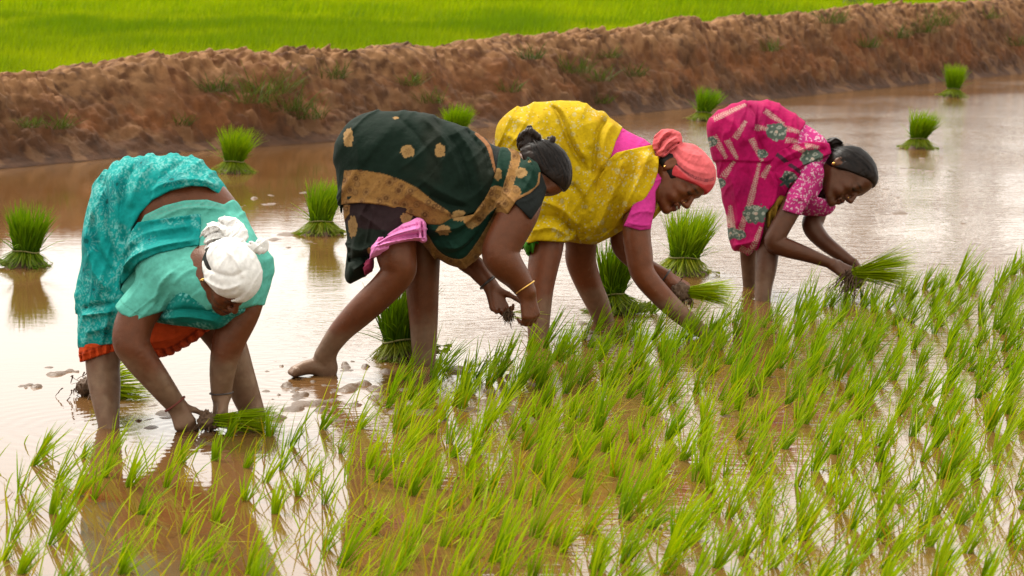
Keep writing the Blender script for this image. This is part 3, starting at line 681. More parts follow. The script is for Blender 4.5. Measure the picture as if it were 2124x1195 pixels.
    for i in range(30):
        t = i/29; hemx = np.interp(t, [0, .3, .5, .75, 1], [174, 240, 316, 370, 432]); hemy = np.interp(t, [0, .3, .5, .75, 1], [746, 724, 746, 730, 684]); fr.append(([(hemx-1, hemy-16), (hemx, hemy-8), (hemx+1, hemy+6)], 2.0, 4 if i % 2 else -4))
    P.make('petticoat', pet, M_CLOTH, pp, .004, [(160, 690), (300, 600), (460, 600), (456, 672), (434, 686), (402, 708), (352, 738), (316, 746), (290, 738), (258, 724), (240, 729), (205, 740), (168, 752)], folds=fr, wr=(.012, 14, 1.4))
    # blouse with short sleeves
    bl = form(.0045).chain([(270, 450, .04, 60), (340, 432, -.045, 68), (400, 424, -.07, 68), (440, 440, -.08, 50)], .06); bl.chain([(360, 570, -.2, 49), (296, 636, -.235, 43), (280, 655, -.24, 42)], .04); bl.chain([(520, 555, -.12, 46), (502, 640, -.14, 42), (496, 660, -.14, 41)], .04)
    bp = lambda u, v, W, V: np.tile(A(108, 208, 188, .47), (len(u), 1))
    def bp(u, v, W, V):
        col = np.tile(A(108, 208, 188, .47), (len(u), 1))
        for pts in ([(318, 452), (360, 436), (440, 424), (474, 430)], [(322, 458), (364, 442), (446, 430), (480, 436)]): put(col, band(u, v, pts, .9)[0], A(160, 225, 210), .6)
        m, d, t = band(u, v, [(262, 612), (300, 640), (322, 652)], 1.1); put(col, m, A(90, 180, 160), .6); return col
    P.make('blouse', bl, M_CLOTH, bp, .005, [(296, 480), (314, 449), (357, 430), (400, 420), (443, 418), (475, 427), (490, 415), (585, 490), (585, 640), (545, 632), (505, 644), (472, 650), (410, 625), (386, 628), (372, 640), (330, 655), (314, 662), (282, 651), (250, 626), (270, 585), (300, 540)],
        folds=[([(385, 540), (350, 560), (320, 590)], 6, -5), ([(392, 560), (360, 590), (345, 630)], 6, 5), ([(390, 590), (365, 610), (350, 640)], 5, -5), ([(320, 470), (400, 436), (490, 440)], 4, 3), ([(480, 440), (520, 480), (545, 530)], 8, 4)], wr=(.010, 20, .8), clamp=.002)
    # end of the sari drawn across the chest
    dr = form(.0045).chain([(270, 450, .04, 60), (340, 432, -.045, 68), (400, 424, -.07, 68), (440, 440, -.08, 50)], .06)
    def dp(u, v, W, V):
        col = teal_print(u, v, W, V, A(14, 168, 162, .45)); m, d, t = band(u, v, [(268, 588), (300, 552), (350, 528), (432, 512)], 13); put(col, m, A(6, 150, 142, .43), .9); return col  # plain band on the rolled lower edge, its shading painted in as darker teal
    P.make('sari_drape', dr, M_CLOTH, dp, .018, [(287, 482), (300, 464), (325, 460), (368, 455), (432, 447), (436, 512), (400, 518), (352, 528), (314, 545), (284, 571), (264, 592), (262, 548), (271, 515)],
        folds=[([(262, 575), (300, 535), (360, 512), (434, 500)], 6, 9), ([(266, 548), (300, 515), (360, 496), (434, 488)], 6, -8), ([(275, 520), (310, 490), (370, 478), (430, 470)], 6, 5), ([(290, 500), (330, 470), (430, 458)], 6, -4)], wr=(.008, 14, -.35), clamp=.009)
    fr_ = Vol(D0, .0045).pil([(325, 662), (372, 618), (398, 588), (440, 590), (490, 615), (528, 640), (500, 658), (478, 677), (450, 682), (415, 676), (370, 672)], lambda u, v: -.24+.12*sstep(400, 330, u), .12, .06, .02, .008)
    P.make('sari_front', fr_, M_CLOTH, lambda u, v, W, V: teal_print(u, v, W, V, A(10, 140, 128, .42)), 0, folds=[([(350, 650), (410, 640), (490, 650)], 5, -7), ([(360, 660), (420, 655), (480, 665)], 5, 6)])
    # headscarf
    sv = Vol(D0, .0028); h2 = Head(sv, (474, 574, -.40), (.33, -.90, -.22), (.60, -.06, -.80), 1.0); h2.cranium(); h2.e((.02, 0, .05), (.075, .074, .072), .02)
    def cutp(f, u0): return (sv.D0, )
    pc = h2.p(.055, 0, .018); nrm = -(h2.u*.92+h2.f*-.30); 
    cu_, cv_, cd = CU+pc[0]/pc[2]*FPX, CV-pc[1]/pc[2]*FPX, pc[2]-D0
    white = lambda u, v, W, V: np.tile((.56, .545, .52), (len(u), 1))*(.93+.12*fbm(W*30, 3, 77))[:, None]
    sc = P.make('headscarf', sv, M_SCARF, white, .014, folds=[([(432, 540), (450, 575), (500, 600), (545, 585)], 6, 5), ([(440, 575), (470, 612), (520, 618), (540, 600)], 5, -5), ([(450, 520), (470, 560), (520, 575), (548, 555)], 6, -4), ([(445, 600), (480, 632), (520, 625)], 4, 5), ([(455, 515), (452, 545), (462, 580)], 5, 4), ([(500, 520), (525, 545), (540, 580)], 6, 4)], fk=1.9, cut=[((cu_, cv_, cd), nrm)], wr=(.005, 18, .5))
    kn = Vol(D0, .0028); kn.chain([(440, 512, -.37, 14), (437, 488, -.36, 14), (456, 468, -.34, 15), (482, 468, -.33, 15), (498, 488, -.35, 14), (480, 506, -.39, 13), (446, 512, -.40, 12)], .006).chain([(462, 486, -.36, 17), (494, 490, -.35, 16)], .01)
    kn.chain([(446, 518, -.42, 9), (480, 508, -.44, 11), (515, 512, -.43, 11), (534, 518, -.40, 9)], .004).chain([(534, 514, -.39, 7), (544, 504, -.38, 10), (550, 514, -.38, 6)], .004).chain([(536, 516, -.39, 6), (548, 520, -.38, 6)], .004)
    P.make('knot', kn, M_SCARF, white, .002, folds=[([(430, 505), (440, 476), (470, 462), (496, 476)], 2, -5), ([(434, 512), (450, 484), (475, 474), (492, 490)], 1.8, 4), ([(442, 512), (458, 494), (480, 486), (494, 500)], 1.8, -5), ([(452, 510), (470, 500), (486, 500)], 1.6, 4), ([(440, 520), (480, 503), (534, 512)], 1.8, -5), ([(445, 524), (482, 512), (530, 520)], 1.6, 4), ([(536, 506), (550, 512)], 1.6, -5), ([(462, 456), (478, 470), (484, 490)], 2, -5), ([(446, 462), (462, 476), (466, 496)], 1.8, 4)], wr=(.008, 5, .7), parent=sc)
    # hair at nape and temple
    hv = Vol(D0, .0035); h3 = Head(hv, (474, 574, -.40), (.33, -.90, -.22), (.60, -.06, -.80), 1.0); h3.cranium(); h3.e((-.04, 0, 0), (.075, .07, .07), .03)
    for q in (-1, 1): h3.e((-.010, q*.10, -.012), (.026, .03, .036), .008, 's')
    pc = h3.p(.035, 0, 0); cu2 = (CU+pc[0]/pc[2]*FPX, CV-pc[1]/pc[2]*FPX, pc[2]-D0); pc = h3.p(0, 0, -.045); cu3 = (CU+pc[0]/pc[2]*FPX, CV-pc[1]/pc[2]*FPX, pc[2]-D0)
    P.make('hair', hv, M_HAIR, np.array((.010, .008, .007)), .006, cut=[(cu2, h3.f), (cu3, -h3.u)])
    e = h3.p(-.012, .083, -.026); torus(P, 'earring', e, h3.f, .010, .0022, M_GOLD)
    torus(P, 'bangle', pix(363, 838, D0-.17), (.6, -.8, .1), .040, .0045, M_THREAD); torus(P, 'bangle', pix(459, 815, D0-.12), (.05, -1, .1), .040, .003, M_GLASSB)
    return P
build_teal()

# ================================================================== PERSON: dark green sari
GOLD_ = A(200, 146, 80); DKG = A(20, 42, 30, .42)
def gold_print(u, v, n_seed=70):
    col = np.tile(GOLD_, (len(u), 1)); d, rid = worley(np.stack([u/19, v/19, u*0+.5], 1), n_seed); 
    ring = (d < .46); put(col, ring, A(150, 104, 58), .75); put(col, (d < .40) & (d > .30), A(205, 156, 96), .6); put(col, (d < .26), A(120, 80, 46), .75); put(col, d < .12, A(200, 150, 90), .9)
    put(col, sstep(.55, .8, vnoise(np.stack([u/2.5, v/2.5, u*0], 1), 72)), A(160, 112, 62), .4); return col
def motif(col, u, v, c, r, sq=1., c_=None):
    m, rr, th = flower(u, v, c, r, 13, .3+c[0], sq, .10); m = rr < .80+.36*vnoise(np.stack([u/3.2, v/3.2, u*0], 1), 95); put(col, m, A(205, 160, 100) if c_ is None else c_); put(col, (rr < .5) & (np.cos(th*7+rr*9) > .2), A(150, 108, 60), .5)
def build_green():
    P = Person(9.6, (780, 765), 'woman in dark green and gold sari, hair in a bun, one foot stretched back'); D0 = P.D0
    k = 1.928; Q = lambda pts: [(x/k+580, y/k+200) for x, y in pts]; Q4 = lambda pts: [(x/k+580, y/k+200, c, r/k) for x, y, c, r in pts]
    sil = Q([(222, 260), (226, 200), (245, 150), (280, 105), (330, 75), (390, 60), (450, 57), (540, 67), (620, 82), (680, 100), (740, 125), (800, 160), (880, 198), (950, 215), (1000, 260), (1022, 320), (1022, 370), (990, 420), (930, 430), (890, 500), (825, 600), (785, 650), (750, 684), (700, 686), (625, 650), (585, 600), (540, 560), (440, 600), (392, 650), (368, 716), (296, 758), (250, 738), (264, 640), (250, 540), (240, 450), (229, 360)])
    def form(h): return Vol(D0, h, .012).pil(sil, lambda u, v: -.02-.03*sstep(800, 1100, u), .19, .20, .03, .016)
    b = Vol(D0, .004)
    b.chain(Q4([(400, 230, 0, 130), (600, 300, 0, 130), (850, 330, 0, 100), (960, 310, -.02, 60)]), .05)
    b.chain(Q4([(420, 330, -.04, 80), (450, 500, -.11, 78), (458, 570, -.15, 84), (468, 640, -.18, 78), (475, 700, -.18, 68), (420, 770, -.17, 62), (330, 855, -.16, 58), (240, 945, -.14, 46), (175, 1040, -.12, 37)]), .03)
    b.chain(Q4([(190, 1030, -.11, 36), (180, 1085, -.11, 34), (120, 1082, -.13, 30), (62, 1100, -.16, 24)]), .02)
    for i, (dx, dy, dc) in enumerate(((-26, 2, .012), (-24, 5, -.012), (-18, 8, -.033), (-10, 10, -.052))): b.chain(Q4([(68, 1098, -.16+dc, 15), (68+dx, 1100+dy, -.165+dc, 11)]), .006)
    b.chain(Q4([(200, 1090, -.10, 30), (185, 1150, -.10, 36)]), .03)
    b.chain(Q4([(560, 350, .08, 100), (572, 600, .1, 74), (570, 740, .12, 69), (576, 900, .14, 58), (578, 1080, .15, 46), (580, 1180, .16, 42)]), .03)
    b.chain(Q4([(985, 370, -.15, 74), (955, 470, -.2, 78), (885, 610, -.23, 73), (900, 665, -.23, 68), (950, 725, -.21, 52), (985, 778, -.2, 40)]), .03)
    b.chain(Q4([(880, 430, .1, 70), (740, 620, .08, 48), (790, 690, .04, 42), (842, 755, 0, 31)]), .03)
    hand(b, Q4([(988, 785, -.2, 0)])[0][:3], (.18, -1, .05), (.65, .1, -.75), 1, (38, 60, 45), 1.05, .04, thumb=(.3, .5), wr=.03)
    hand(b, Q4([(846, 762, 0, 0)])[0][:3], (.35, -.9, -.15), (-.55, -.2, .8), -1, (30, 55, 45), 1.0, .05, thumb=(.45, .35), tc=(10, 15))
    hc = (1118, 357, -.08); hf, hu = (.13, -.98, -.10), (.98, .13, 0); hs = .97
    hd = Head(b, hc, hf, hu, hs); hd.build((1068, 352, -.03), 36, ear=-.008)
    P.make('body', b, M_SKIN, skin_paint(SKIN, .17, 1, [hd]), sm=3)
    # under layer of the sari
    def lp(u, v, W, V):
        col = np.tile(A(30, 42, 32, .5), (len(u), 1)); put(col, band(u, v, Q([(310, 480), (420, 490), (520, 500)]), 26)[0], A(54, 32, 36, .5), .85)
        g_ = gold_print(u, v); m = polydist(np.array(Q([(236, 430), (290, 440), (288, 470), (262, 500), (272, 570), (262, 580), (240, 520)])), u, v) > 0; col[m] = g_[m]
        motif(col, u, v, Q([(300, 525)])[0], 11, 2.0); motif(col, u, v, Q([(515, 495)])[0], 11, 1.1); motif(col, u, v, Q([(375, 620)])[0], 7, 1.0); return col
    thg = form(.0045).chain(Q4([(400, 380, -.08, 105), (450, 545, -.14, 97), (462, 610, -.16, 92)]), .04)
    P.make('sari_skirt', thg, M_CLOTH, lp, .004, Q([(215, 400), (300, 400), (540, 460), (560, 520), (430, 590), (375, 640), (348, 720), (290, 755), (245, 735), (262, 640), (230, 500)]),
        folds=[(Q([(270, 600), (330, 620), (380, 600)]), 7, 7), (Q([(275, 660), (320, 650), (360, 640)]), 6, -8), (Q([(280, 480), (290, 560), (285, 640)]), 6, -6), (Q([(300, 700), (330, 680), (350, 660)]), 5, 7), (Q([(320, 470), (400, 520), (440, 560)]), 7, 6)], wr=(.014, 18, .4), clamp=-.008)
    bord = Q([(268, 303), (340, 305), (420, 318), (500, 345), (560, 375), (620, 425), (680, 465), (705, 492), (690, 497), (650, 520), (600, 518), (560, 490), (500, 468), (420, 443), (330, 433), (252, 436), (258, 360)])
    def gp(u, v, W, V):
        col = np.tile(DKG, (len(u), 1)); n = fbm(np.stack([u/60, v/60, u*0], 1), 3, 71); put(col, sstep(.55, .8, n), A(46, 44, 32, .5), .35)
        d = polydist(np.array(bord), u, v); tooth = (np.abs(((u*.93+v*.3)/3.4) % 1-.5)*2)*3.0; m = d > -tooth*(v < 205+ (u-700)*.42+60); g_ = gold_print(u, v); col[m] = g_[m]
        for c, r, sq in (((285, 175), 11, 1.9), ((522, 232), 14, 1.0), ((648, 230), 11, 1.35), ((470, 95), 6, .6), ((720, 480), 13, .7)): motif(col, u, v, Q([c])[0], r, sq)
        put(col, band(u, v, Q([(790, 155), (835, 205), (862, 290), (868, 310)]), 4.2)[0], A(190, 128, 80)); return col
    P.make('sari', form(.004), M_CLOTH, gp, .014, Q([(190, 250), (190, 30), (700, 60), (815, 145), (850, 215), (866, 300), (842, 390), (790, 470), (705, 496), (650, 520), (600, 518), (560, 490), (500, 468), (420, 443), (330, 433), (252, 437), (250, 470), (200, 460)]),
        folds=[(Q([(430, 65), (520, 130), (600, 230), (660, 330)]), 9, -4), (Q([(560, 75), (660, 180), (720, 300), (760, 400)]), 10, 6), (Q([(610, 85), (700, 200), (750, 320), (770, 420)]), 9, -7), (Q([(680, 105), (770, 230), (810, 340), (800, 440)]), 9, 7), (Q([(740, 130), (820, 240), (840, 330)]), 7, -6), (Q([(300, 110), (320, 200), (330, 290)]), 12, 4), (Q([(500, 380), (600, 440), (700, 480)]), 8, 5), (Q([(600, 400), (680, 440), (760, 450)]), 8, -6), (Q([(560, 330), (650, 390), (760, 440)]), 9, 5), (Q([(260, 430), (420, 438), (560, 485)]), 4, 4)], wr=(.012, 26, .7))
    # blouse
    bl = form(.0045); bl.chain(Q4([(985, 360, -.155, 76), (962, 455, -.205, 81), (945, 490, -.21, 81)]), .03)
    P.make('blouse', bl, M_CLOTH, A(36, 40, 38, .5), .004, Q([(790, 140), (900, 185), (1020, 250), (1070, 380), (1045, 440), (1003, 503), (965, 462), (940, 440), (890, 420), (840, 400), (850, 300)]), folds=[(Q([(1040, 380), (1000, 420), (950, 435)]), 5, 3), (Q([(830, 190), (880, 260), (900, 330)]), 5, -3)], wr=(.008, 14, .5), clamp=.003)
    # end of the sari over the shoulder
    def dp(u, v, W, V):
        col = np.tile(A(22, 58, 44, .5), (len(u), 1)); g_ = gold_print(u, v, 90)
        for pts, w in ((Q([(575, 575), (610, 630), (660, 668), (720, 682), (765, 665), (810, 610), (860, 530), (905, 450), (935, 395)]), 15), (Q([(775, 490), (820, 440), (870, 405)]), 20), (Q([(930, 205), (945, 240), (932, 310), (905, 395)]), 9.5)):
            m = band(u, v, pts, w)[0]; col[m] = g_[m]; mm, d, t = band(u, v, pts, w+1); put(col, (d > w-1.6) & (d < w), A(224, 170, 110), .6)
        put(col, band(u, v, Q([(1040, 320), (1030, 370), (990, 400), (940, 425)]), 3.5)[0], A(206, 150, 92))
        for c, r, sq in (((965, 316), 12, .95), ((873, 322), 9, 1.3), ((997, 270), 3.5, .8), ((660, 540), 15, .7), ((770, 520), 10, .7), ((720, 485), 14, .8)): motif(col, u, v, Q([c])[0], r, sq)
        return col
    shd = form(.004).chain(Q4([(985, 345, -.155, 76), (960, 440, -.20, 82)]), .03)
    P.make('sari_drape', shd, M_CLOTH, dp, .014, Q([(880, 215), (900, 190), (960, 200), (1020, 240), (1042, 310), (1036, 362), (1000, 398), (945, 428), (900, 500), (830, 612), (795, 658), (748, 700), (695, 700), (618, 662), (572, 602), (572, 560), (600, 515), (650, 518), (690, 495), (780, 478), (836, 390), (868, 300), (872, 260)]),
        folds=[(Q([(575, 560), (650, 570), (720, 560), (800, 480)]), 6, -8), (Q([(590, 540), (660, 540), (740, 520), (830, 430)]), 6, 7), (Q([(600, 620), (680, 640), (760, 590), (850, 470)]), 6, -8), (Q([(640, 600), (720, 610), (800, 540), (890, 410)]), 6, 7), (Q([(895, 220), (905, 290), (870, 380)]), 5, -6), (Q([(955, 220), (968, 300), (930, 390)]), 5, -5), (Q([(985, 230), (1010, 310), (970, 400)]), 6, 4)], wr=(.012, 16, -.7), clamp=.006)
    # petticoat
    pt_ = Vol(D0, .004).pil(Q([(368, 650), (392, 585), (450, 535), (520, 508), (572, 492), (598, 545), (582, 596), (550, 580), (470, 606), (388, 650)]), -.17, .13, .035, .02, .006)
    pt_.pil(Q([(345, 712), (348, 665), (382, 645), (382, 690), (366, 706)]), -.12, .08, .02, .01, .004)
    def pk(u, v, W, V):
        col = np.tile(A(252, 150, 212, .72), (len(u), 1)); m = polydist(np.array(Q([(335, 720), (340, 660), (384, 648), (388, 690), (370, 720)])), u, v) > 0; col[m] = A(200, 70, 110); put(col, band(u, v, Q([(380, 640), (420, 590), (480, 560), (575, 535)]), 1.2)[0], A(200, 90, 160), .6); return col
    P.make('petticoat', pt_, M_CLOTH, pk, .0, folds=[(Q([(390, 600+i*3), (480, 545+i*13), (585, 515+i*18)]), 2.6, 5 if i % 2 else -5) for i in range(5)]+[(Q([(560+i*8, 500), (565+i*8, 580)]), 2, 4 if i % 2 else -4) for i in range(4)], wr=(.012, 9, 1.3))
    # hair and bun
    hv = Vol(D0, .0035); h3 = Head(hv, hc, hf, hu, hs); h3.cranium(); h3.e((-.045, 0, -.005), (.078, .07, .075), .03); h3.e((.02, 0, .07), (.07, .066, .05), .02)
    for q in (-1, 1): h3.e((-.004, q*.10, -.012), (.027, .03, .037), .008, 's')
    face = h3.p(.024, 0, .018); fc = (CU+face[0]/face[2]*FPX, CV-face[1]/face[2]*FPX, face[2]-D0)
    ears = h3.p(0, 0, -.05); ec = (CU+ears[0]/ears[2]*FPX, CV-ears[1]/ears[2]*FPX, ears[2]-D0)
    hpaint = hair_paint(hd, (-.11, 0, -.01))
    hr = P.make('hair', hv, M_HAIR, hpaint, .010, cut=[(fc, h3.f*.72-h3.u*.70), (ec, -h3.u+h3.f*.15)], fk=.8, wr=(.003, 5, 1.1), folds=[([(1080, 300), (1110, 305), (1150, 335), (1172, 375)], 4, 3), ([(1085, 312), (1120, 325), (1155, 365)], 4, -3), ([(1095, 296), (1140, 310), (1175, 360)], 4, -3)])
    strands(P, h3, hr, (-.11, 0, -.01), 1500, 61)
    bn = Vol(D0, .003); bn.chain([(1080, 306, -.06, 7), (1078, 292, -.07, 8), (1086, 280, -.08, 9), (1100, 275, -.09, 10), (1112, 282, -.09, 9), (1114, 292, -.08, 9), (1098, 298, -.09, 10), (1084, 302, -.08, 9)], .006).ell((1097, 288, -.07), (.036, .034, .034), k=.008)
    bn.chain([(1108, 296, -.08, 6), (1126, 300, -.08, 7), (1142, 295, -.08, 7), (1147, 288, -.08, 6), (1140, 287, -.07, 5)], .005)
    bn.chain([(1088, 278, -.08, 3), (1092, 266, -.08, 2.6), (1100, 262, -.08, 2.6), (1104, 272, -.08, 3)], .003).chain([(1102, 268, -.07, 2.6), (1110, 270, -.07, 2.6), (1114, 280, -.07, 3)], .003)
    P.make('bun', bn, M_HAIR, hpaint, 0, wr=(.006, 4, .3), parent=hr)
    cl = Vol(D0, .003); cl.rc((1124, 290, -.095), (1134, 296, -.095), 2.4, 2.0); P.make('hair_clip', cl, M_WHITE, np.array((.6, .6, .6)), parent=hr)
    e = h3.p(-.006, .084, -.006); torus(P, 'earring', e, h3.f, .004, .0022, M_GOLD)
    torus(P, 'bangle', pix(1089, 596, D0-.205), (.55, -.8, 0), .044, .003, M_GOLD); torus(P, 'bangle', pix(1012, 586, D0+.01), (.65, -.75, -.05), .036, .006, M_GLASSB)
    return P
def strands(P, hd, hair, pole, n, seed, dark=1.0):
    from mathutils.bvhtree import BVHTree
    me = hair.data; bv = BVHTree.FromPolygons([v.co for v in me.vertices], [tuple(p.vertices) for p in me.polygons])
    loc = lambda f, r, u: Vector(cam2world([hd.p(f, r, u)])[0]-P.base); c = loc(-.02, 0, .02); rg = np.random.default_rng(seed); V, Fq, C, o = [], [], [], 0
    pd = np.array(pole)-np.array((-.02, 0, .02)); pd /= np.linalg.norm(pd)
    for i in range(n):
        d0 = rg.normal(0, 1, 3); d0 /= np.linalg.norm(d0)
        if d0[0]*.7-d0[2]*.7 > .12 or d0 @ pd > .7 or d0[2] < -.3: continue
        pts = []; lift = .0006+.0018*rg.random()**3+(.009 if rg.random() < .04 else 0)
        for k in range(11):
            t = k/10*rg.uniform(.9, 1.0); d = d0*(1-t)+pd*t+rg.normal(0, .006, 3); d /= np.linalg.norm(d); e = loc(-.02+d[0]*.3, d[1]*.3, .02+d[2]*.3)-c
            h_, nn, ix, ds = bv.ray_cast(c+e.normalized()*.25, -e.normalized())
            if h_ is None: break
            pts.append((h_+nn*lift, nn))
        if len(pts) < 6: continue
        cc = A(34, 25, 20, .3)*dark*rg.uniform(.4, 1.0)*(1+3.5*rg.random()**3)
        for k, (p, nn) in enumerate(pts):
            tg = (pts[min(k+1, len(pts)-1)][0]-pts[max(k-1, 0)][0]).normalized(); sd_ = tg.cross(nn).normalized()*.0013; V += [p-sd_, p+sd_]; C += [cc, cc]
            if k: Fq.append((o+2*k-2, o+2*k-1, o+2*k+1, o+2*k))
        o += 2*len(pts)
    st = mesh_obj('hair_strands', np.array(V), np.array(Fq), M_HAIR, hair, np.array(C)); tag(st, kind='stuff')
def hair_paint(hd, pole):
    def f(u, v, W, V):
        a, b, c = hd.local(V); ang = np.arctan2(b-pole[1], (c-pole[2])+1e-6); rad = np.sqrt((a-pole[0])**2+(b-pole[1])**2+(c-pole[2])**2)
        n = vnoise(np.stack([ang*26, rad*14, ang*0], 1), 81)*.6+vnoise(np.stack([ang*60, rad*20, ang*0+3], 1), 83)*.4
        return A(30, 22, 18, .35)*(1-n[:, None])+A(66, 46, 34, .35)*n[:, None]*1.0
    return f
build_green()

# ================================================================== PERSON: yellow sari, coral headscarf
def build_yellow():
    P = Person(10.6, (1180, 690), 'smiling woman in a yellow speckled sari, pink blouse and coral headscarf'); D0 = P.D0
    k = 2.172; Q = lambda pts: [(x/k+980, y/k+180) for x, y in pts]; Q4 = lambda pts: [(x/k+980, y/k+180, c, r/k) for x, y, c, r in pts]
    sil = Q([(100, 240), (103, 200), (120, 160), (160, 115), (220, 86), (300, 71), (430, 66), (500, 76), (560, 101), (610, 132), (668, 180), (740, 216), (812, 264), (828, 330), (822, 420), (846, 545), (805, 600), (760, 600), (690, 636), (620, 676), (550, 700), (490, 700), (440, 692), (400, 698), (290, 693), (217, 714), (205, 640), (180, 540), (140, 420), (110, 330)])
    def form(h): return Vol(D0, h, .010).pil(sil, lambda u, v: 0.0-.04*sstep(1150, 1400, u), .18, .20, .03, .014)
    b = Vol(D0, .004)
    b.chain(Q4([(280, 240, 0, 130), (500, 300, 0, 130), (700, 380, -.02, 100), (800, 400, -.03, 60)]), .05)
    b.chain(Q4([(330, 500, -.05, 100), (335, 700, -.1, 77), (322, 790, -.12, 70), (305, 900, -.14, 62), (298, 1020, -.16, 54), (297, 1130, -.18, 46), (296, 1230, -.19, 44)]), .03)
    b.chain(Q4([(450, 500, .1, 100), (488, 690, .14, 74), (488, 780, .18, 70), (520, 880, .22, 62), (565, 980, .25, 54), (590, 1050, .27, 48), (615, 1130, .28, 44)]), .03)
    b.chain(Q4([(775, 450, -.15, 66), (740, 630, -.19, 63), (752, 760, -.2, 60), (768, 840, -.2, 54), (830, 920, -.2, 50), (920, 1010, -.2, 44), (1010, 1085, -.2, 34)]), .03)
    b.chain(Q4([(720, 500, .12, 60), (665, 690, .1, 46), (725, 780, .06, 42), (800, 820, .02, 38), (872, 852, -.02, 29)]), .03)
    hand(b, Q4([(878, 856, -.02, 0)])[0][:3], (.80, -.52, -.05), (.35, .75, -.45), -1, ((10, 20, 20), (22, 25, 20), (30, 30, 25), (40, 35, 30)), 1.08, .12, thumb=(.35, .6), tc=(10, 15))
    hand(b, Q4([(1016, 1090, -.2, 0)])[0][:3], (.78, -.55, .05), (.4, .6, -.7), 1, (25, 25, 20), 1.05, .08, thumb=(.5, .4))
    hc = (1408, 368, -.10); ps = math.radians(20); hf = (.52*math.cos(ps), -.85*math.cos(ps), -math.sin(ps)); hu = (.85, .52, 0); hs = 1.17
    hd = Head(b, hc, hf, hu, hs); hd.build((1352, 372, -.05), 36, ear=-.034, smile=.006)
    SK3 = A(152, 78, 40, .275)
    def pnt(u, v, W, V):
        col = skin_paint(SK3, .16, .8, [hd])(u, v, W, V); f, r, uu_ = hd.local(V)
        m = sstep(.0032, .0018, np.abs(uu_+.0695-.006*(np.abs(r)/.02)**2))*sstep(.019, .015, np.abs(r))*sstep(.088, .092, f); put(col, m, (.4, .37, .33), .55); return col
    P.make('body', b, M_SKIN, pnt, sm=2)
    def yp(u, v, W, V):
        col = np.tile(A(228, 190, 4, .46), (len(u), 1)); n = fbm(np.stack([u/40, v/40, u*0], 1), 3, 101); put(col, sstep(.5, .75, n), A(212, 160, 2, .44), .5)
        d, rid = worley(np.stack([u/5.2, v/5.2, u*0+.5], 1), 103); z = fbm(np.stack([u/26, v/26, u*0+2], 1), 3, 105); put(col, (d < .30+.12*(z-.5)) & (rid > .42) & (z > .40), A(250, 240, 190), .75)
        d, rid = worley(np.stack([u/17, v/17, u*0+.5], 1), 107); m = (d < .30) & (rid > .55); put(col, m, A(246, 232, 160), .55); put(col, d < .1, A(190, 130, 5), .6); return col
    thg = form(.0045).chain(Q4([(330, 500, -.06, 112), (335, 690, -.11, 96)]), .04).chain(Q4([(450, 500, .1, 110), (486, 690, .13, 92)]), .04)
    P.make('sari', thg, M_CLOTH, yp, .010, Q([(70, 250), (70, 40), (620, 40), (680, 178), (640, 255), (612, 335), (600, 420), (590, 560), (560, 690), (490, 706), (440, 697), (400, 704), (290, 698), (212, 722), (180, 600)]),
        folds=[(Q([(340, 72), (385, 130), (420, 230), (470, 330), (530, 410)]), 6, -12), (Q([(370, 72), (420, 150), (455, 250), (510, 350)]), 9, 9), (Q([(610, 140), (560, 210), (545, 320), (540, 430)]), 6, -10), (Q([(640, 160), (600, 220), (575, 320), (570, 400)]), 9, 8), (Q([(140, 220), (200, 250), (300, 300)]), 10, 6), (Q([(430, 440), (480, 500), (500, 580)]), 8, -10), (Q([(300, 520), (400, 560), (480, 640)]), 9, 8), (Q([(280, 600), (380, 600), (450, 660)]), 8, -8), (Q([(250, 660), (350, 640), (440, 680)]), 7, 7), (Q([(470, 90), (520, 180), (520, 300)]), 12, 5), (Q([(160, 130), (260, 200), (380, 360)]), 14, 5), (Q([(395, 480), (420, 560), (440, 660)]), 8, 7)], wr=(.016, 24, .5), clamp=-.010)
    bl = form(.0045); bl.chain(Q4([(780, 440, -.155, 69), (746, 570, -.195, 67), (733, 640, -.20, 66)]), .03)
    P.make('blouse', bl, M_CLOTH, A(236, 64, 160, .48), .005, Q([(655, 160), (730, 195), (850, 250), (850, 420), (812, 480), (812, 560), (800, 600), (793, 648), (740, 654), (670, 634), (690, 590), (730, 480), (640, 400), (590, 345)]), folds=[(Q([(690, 590), (750, 570), (805, 575)]), 4, 4), (Q([(720, 545), (770, 530), (808, 530)]), 4, -4), (Q([(680, 618), (740, 632), (795, 628)]), 3, 3), (Q([(700, 220), (670, 260), (640, 310)]), 5, -3)], wr=(.008, 12, 1.2), clamp=.003)
    shd = form(.0045).chain(Q4([(775, 380, -.14, 66), (752, 500, -.175, 66)]), .03)
    P.make('sari_drape', shd, M_CLOTH, yp, .020, Q([(606, 338), (640, 308), (720, 288), (822, 262), (832, 320), (822, 400), (803, 450), (772, 502), (722, 562), (682, 642), (622, 685), (550, 712), (488, 706), (460, 662), (488, 600), (538, 520), (558, 430)]),
        folds=[(Q([(640, 330), (590, 430), (560, 540), (500, 640)]), 6, -9), (Q([(680, 315), (640, 420), (600, 540), (540, 680)]), 8, 9), (Q([(740, 300), (690, 420), (640, 540), (580, 680)]), 7, -9), (Q([(790, 285), (750, 400), (700, 500), (640, 640)]), 8, 8), (Q([(815, 300), (790, 400), (740, 500)]), 6, -6), (Q([(520, 560), (480, 640), (500, 690)]), 6, -8)], wr=(.012, 18, .95), clamp=.014)
    ns = Vol(D0, .004).pil(Q([(812, 440), (830, 470), (852, 545), (835, 572), (806, 602), (798, 560)]), -.06, .08, .025, .01, .004)
    P.make('sari_front', ns, M_CLOTH, lambda u, v, W, V: yp(u, v, W, V)*.85, 0)
    pt_ = Vol(D0, .004).pil(Q([(212, 716), (250, 690), (330, 690), (315, 716), (285, 735), (268, 755), (250, 772), (236, 752)]), -.08, .10, .03, .01, .004)
